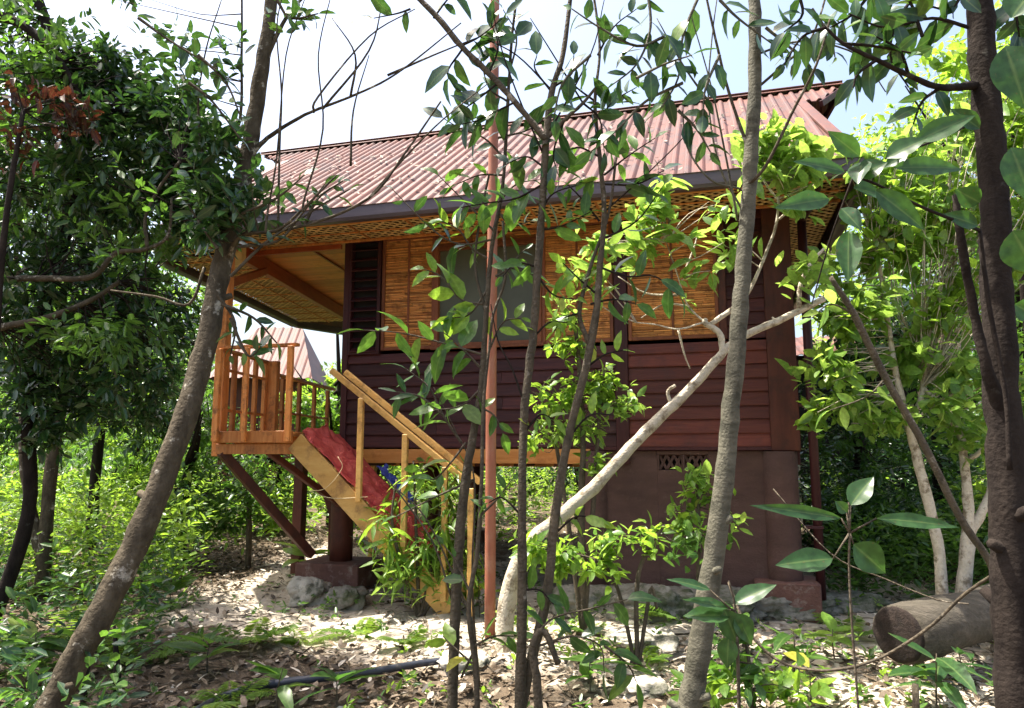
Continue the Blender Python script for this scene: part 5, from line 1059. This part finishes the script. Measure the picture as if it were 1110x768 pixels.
# dark leaves hanging near (260-350, 370-400)
# J right saplings
Y = 6.4
p = sap('sapling', 'pale-stemmed sapling with yellow-green leaves right of the house, left of the two', [[(1022, 690, Y, 13), (1018, 600, Y, 12), (1000, 520, Y, 11), (985, 460, Y, 9), (970, 400, Y, 7), (960, 330, Y, 5), (950, 270, Y, 4)], [(985, 460, Y, 6), (1000, 420, Y, 5), (990, 350, Y, 4)]], [], 'leaf_yellow', 'bark_pale')
for (px, py, rx, ry, n, mt) in ((930, 330, 50, 40, 34, 'leaf_yellow'), (900, 400, 34, 26, 20, 'leaf_yellow'), (960, 270, 50, 40, 34, 'leaf_bright'), (920, 430, 40, 26, 20, 'leaf_yellow'), (985, 380, 40, 30, 24, 'leaf_yellow'), (890, 445, 20, 14, 7, 'leaf_bright'), (960, 450, 30, 24, 16, 'leaf_yellow'), (905, 350, 26, 30, 12, 'leaf_bright'), (960, 210, 46, 44, 40, 'leaf_bright'), (920, 175, 34, 24, 16, 'leaf_yellow'), (1000, 170, 40, 40, 26, 'leaf_yellow'), (900, 290, 30, 26, 14, 'leaf_yellow')):
    p.blob(px, py, rx, ry, Y, .35, n, 6, .13, mt, ratio=.5, kind='near', twig=.6, tr=.004)
p.done('bark_pale')
p = sap('sapling', 'pale forked sapling with yellow-green leaves close beside the dark right trunk', [[(1040, 690, Y, 16), (1048, 600, Y, 15), (1050, 560, Y, 12), (1045, 500, Y, 9), (1040, 470, Y, 8), (1020, 440, Y, 6), (1000, 420, Y, 4)], [(1048, 585, Y, 10), (1062, 560, Y, 10), (1075, 530, Y, 9), (1082, 480, Y, 7)], [(1047, 500, Y, 6), (1062, 490, Y, 5), (1078, 470, Y, 5)]], [], 'leaf_yellow', 'bark_pale')
for (px, py, rx, ry, n, mt) in ((1040, 400, 40, 40, 26, 'leaf_yellow'), (1055, 470, 34, 34, 20, 'leaf_yellow'), (1010, 340, 40, 40, 26, 'leaf_bright'), (1050, 300, 44, 40, 26, 'leaf_bright'), (1100, 420, 30, 60, 24, 'leaf_bright'), (1010, 440, 30, 24, 14, 'leaf_yellow'), (1040, 220, 44, 50, 36, 'leaf_bright'), (1100, 260, 40, 60, 34, 'leaf_bright'), (1060, 130, 44, 40, 34, 'leaf_yellow'), (1105, 160, 40, 70, 44, 'leaf_bright'), (1000, 240, 50, 40, 34, 'leaf_yellow'), (1030, 60, 30, 26, 10, 'leaf_bright')):
    p.blob(px, py, rx, ry, Y-.1, .35, n, 6, .13, mt, ratio=.5, kind='near', twig=.6, tr=.004)
p.done('bark_pale')
p = sap('sapling', 'grey diagonal stem crossing the yellow-green leaves between house and right trunk', [[(1085, 640, 4.6, 8), (1040, 560, 4.6, 8), (1000, 480, 4.6, 8), (960, 410, 4.6, 8), (925, 340, 4.6, 8), (900, 300, 4.6, 5)]], [(((925, 340, 4.6), (900, 330, 4.6), (880, 345, 4.6)), 5, 26, 'leaf_yellow'), (((960, 410, 4.6), (940, 430, 4.6), (900, 445, 4.6)), 6, 26, 'leaf_yellow')])
p.done('sapling')

# ================================================================== BACKGROUND TREES
def bgtree(name, label, x, y, h, r, mats, n, L, trunk_r=.09, group='trees of the forest behind and beside the house', lean=0, twin=False, low=.25, bark='bark_dark', kind='far', cz=None, shape=(1, 1)):
    z0 = float(gh(x, y)); p = Plant(name, label, 'tree', (x, y, z0), group)
    T = [((x, y, z0-.2), trunk_r), ((x+lean*.3, y, z0+h*.25), trunk_r*.85), ((x+lean*.6+.1, y+.1, z0+h*.5), trunk_r*.7), ((x+lean, y, z0+h*.9), trunk_r*.3)]
    p.trunk(T, bark)
    if twin: p.trunk([((x, y, z0+.3), trunk_r*.8), ((x-.28, y, z0+h*.22), trunk_r*.7), ((x-.5, y+.1, z0+h*.45), trunk_r*.5), ((x-.7, y, z0+h*.7), trunk_r*.25)], bark, 'branch')
    for i in range(5):
        a = rng.random()*6.28; z = z0+h*rng.uniform(.35, .7); c0 = np.array([x+lean*.6, y, z]); p.trunk([(c0, trunk_r*.4), (c0+np.array([math.cos(a)*r*.4, math.sin(a)*r*.4, h*.08]), trunk_r*.3), (c0+np.array([math.cos(a)*r*.8, math.sin(a)*r*.8, h*.2]), trunk_r*.12)], bark, 'branch', 6, 4)
    # several sub-crowns
    k = 9; per = n//k
    for i in range(k):
        a = rng.random()*6.28; rr = r*rng.uniform(.1, .75); zz = z0+h*rng.uniform(low, .9); f = 1-abs((zz-z0)/h-.55)
        c = np.array([x+lean*.7+math.cos(a)*rr*f*shape[0], y+math.sin(a)*rr*f, zz]); rad = r*rng.uniform(.38, .6)
        d = rand_dir(per); rd = np.where(rng.random(per) < .45, .8+.3*rng.random(per), rng.random(per)**.4)
        C = c+d*(rd*rad)[:, None]*np.array([1, 1, .75]); C = C[C[:, 2] > z0+.1]; d2 = nrm(C-c+rand_dir(len(C))*.3+np.array([0, 0, .1]))
        mt = mats[rng.integers(len(mats))]
        p.leaf(mt, clusters(C, d2, 9, L, .48, kind, 1.))
        for j in rng.choice(len(C), min(len(C), 7), replace=False): p.tw.tube([c, (c+C[j])/2+rng.normal(size=3)*.06, C[j]], [.012, .008, .004], 4, cap=False)
    return p.done(bark)
def ux(px, Y): return (px-555)/F*Y*1.0
D_, Mi, Br, Ye = 'leaf_dark', 'leaf_mid', 'leaf_bright', 'leaf_yellow'
bg = [('twin_trunk_tree', 'tree with twin dark trunks standing left of the leaning trunk', ux(62, 8.0), 8.0, 6.2, 1.5, [D_, Mi, Mi], 330, .10, dict(twin=True, trunk_r=.075, low=.4, bark='bark')),
 ('forest_tree', 'green tree at the far left edge behind the dense dark one', ux(-20, 9.5), 9.5, 6.5, 1.9, [Mi, D_, Mi], 500, .12, dict(low=.3)),
 ('forest_tree', 'leafy tree behind the twin trunks at the left', ux(110, 12), 12, 6.8, 2.1, [Mi, Br, Mi], 600, .13, {}),
 ('forest_tree', 'sunlit tree behind the leaning trunk at the left', ux(150, 14.5), 14.5, 5.8, 1.9, [Mi, Br, Br], 560, .13, dict(low=.1)),
 ('forest_tree', 'low tree just left of the porch deck', ux(205, 11.2), 11.2, 3.9, 1.3, [Mi, Mi, D_], 330, .11, dict(low=.12)),
 ('forest_tree', 'bright tree behind the back corner of the porch', ux(362, 16), 16, 5.0, 1.1, [Br, Br, Mi], 480, .14, dict(low=.1)),
 ('forest_bush', 'low bushy tree before the neighbouring house, seen through the porch railing', ux(300, 14.5), 14.5, 2.5, 1.5, [Mi, Br], 420, .11, dict(low=.05)),
 ('forest_tree', 'tree far behind the left railing of the porch', ux(250, 26), 26, 5.6, 2.2, [Mi, Br], 420, .15, dict(low=.05)),
 ('forest_tree', 'pale green tree far left beyond the clearing', ux(40, 17), 17, 7, 2.8, [Br, Mi, Br], 600, .16, dict(low=.05)),
 ('forest_tree', 'tree seen under the house floor behind the round pillar', ux(410, 17), 17, 4.6, 1.9, [Br, Mi], 380, .14, dict(low=.03)),
 ('forest_tree', 'tree seen under the middle of the house floor', ux(520, 18), 18, 4.6, 2.0, [Br, Mi, D_], 380, .14, dict(low=.03)),
 ('forest_tree', 'dark tree seen under the house left of the skirting wall', ux(625, 17), 17, 4.8, 1.8, [Mi, D_], 380, .14, dict(low=.03)),
 ('hedge_tree', 'dense dark green tree hugging the right corner of the house', ux(925, 9.6), 9.6, 3.7, 1.15, [D_, Mi, D_], 620, .085, dict(low=.05, kind='mid')),
 ('hedge_tree', 'dense dark tree behind the pale saplings at the right', ux(1010, 10.6), 10.6, 4.0, 1.5, [D_, Mi, Mi], 800, .10, dict(low=.0)),
 ('forest_tree', 'bright green tree rising above the right end of the roof', ux(1000, 12.5), 12.5, 8.0, 2.2, [Br, Ye, Br], 820, .14, dict(low=.4, bark='bark_pale')),
 ('forest_tree', 'tall sunlit tree behind the dark right trunk', ux(1110, 11), 11, 9.0, 2.5, [Br, Ye, Mi], 1000, .14, dict(low=.2)),
 ('forest_tree', 'tall pale tree at the far right against the sky', ux(1130, 17), 17, 11, 3.0, [Br, Br, Ye], 560, .17, dict(low=.3)),
 ('forest_tree', 'mid-green tree far behind the hedge at the right', ux(960, 18), 18, 6.2, 2.2, [Mi, Br], 460, .15, dict(low=.1)),
 ('forest_tree', 'tree at the right edge beyond the log', ux(1120, 8.5), 8.5, 4.2, 1.3, [Mi, Br], 360, .11, dict(low=.05)),
]
for b_ in bg: bgtree(*b_[:9], **b_[9])
# far-off wood ring
def wood():
    n = 15000; a = rng.uniform(-.95, .95, n); d = rng.uniform(24, 42, n); x = np.sin(a)*d; y = np.cos(a)*d
    hmax = 4.2+1.1*np.sin(a*9)+.8*np.sin(a*23+1)+np.where(np.abs(a) > .38, 1.5, 0); z = gh(x, y)+rng.random(n)**.8*hmax
    C = np.stack([x, y, z], 1); D = nrm(rand_dir(n)+np.array([0, -.6, .5]))
    o = leaves_obj([clusters(C, D, 9, .26, .5, 'far')], 'far_forest', M['leaf_mid'], None, False); tag(o, 'far-off mass of sunlit forest closing the view behind everything', 'forest', kind='stuff')
wood()
def hills():
    n = 120; V = []
    for i in range(n):
        a = math.pi*2*i/n; V += [(math.sin(a)*60, math.cos(a)*60, -.5), (math.sin(a)*70, math.cos(a)*70, 3.6+.7*math.sin(a*7)+.5*math.sin(a*17))]
    fc = [(2*i, (2*i+2) % (2*n), (2*i+3) % (2*n), 2*i+1) for i in range(n)]
    tag(MB().add(V, fc, .5, True).build('hills', M['leaf_hill']), kind='structure')
M['leaf_hill'] = surf('distant_woods', (.02, .045, .012), (.06, .11, .03), .9, (.6, .6, .6), bump=0)
hills()

# ================================================================== LIGHT
SUN_DIR = np.array([-.46, .10, 1.2]); SUN_DIR = SUN_DIR/np.linalg.norm(SUN_DIR)
elev = math.asin(SUN_DIR[2]); az = math.atan2(SUN_DIR[0], SUN_DIR[1])
sd = bpy.data.lights.new('sun', 'SUN'); sd.energy = 5.0; sd.angle = R(.55); sd.color = (1, .95, .85)
so = bpy.data.objects.new('sun', sd); COL.objects.link(so); so.rotation_euler = Vector(SUN_DIR).to_track_quat('Z', 'Y').to_euler()
w = bpy.data.worlds.new('World'); SC.world = w; w.use_nodes = True; nd = w.node_tree.nodes; lk = w.node_tree.links
bgd = nd['Background']; sky = nd.new('ShaderNodeTexSky'); sky.sky_type = 'NISHITA'; sky.sun_disc = False; sky.sun_elevation = elev; sky.sun_rotation = az
sky.dust_density = 6.0; sky.air_density = 1.0; sky.ozone_density = 1.0
lk.new(sky.outputs[0], bgd.inputs[0]); bgd.inputs[1].default_value = .14
vs = SC.view_settings; vs.view_transform = 'Standard'; vs.look = 'None'; vs.gamma = 1; vs.use_curve_mapping = False; vs.exposure = EXPO
SC.render.resolution_x = 1024; SC.render.resolution_y = 708
cy = SC.cycles
try:
    cy.max_bounces = 8; cy.transmission_bounces = 4; cy.diffuse_bounces = 6; cy.transparent_max_bounces = 4
except Exception: pass
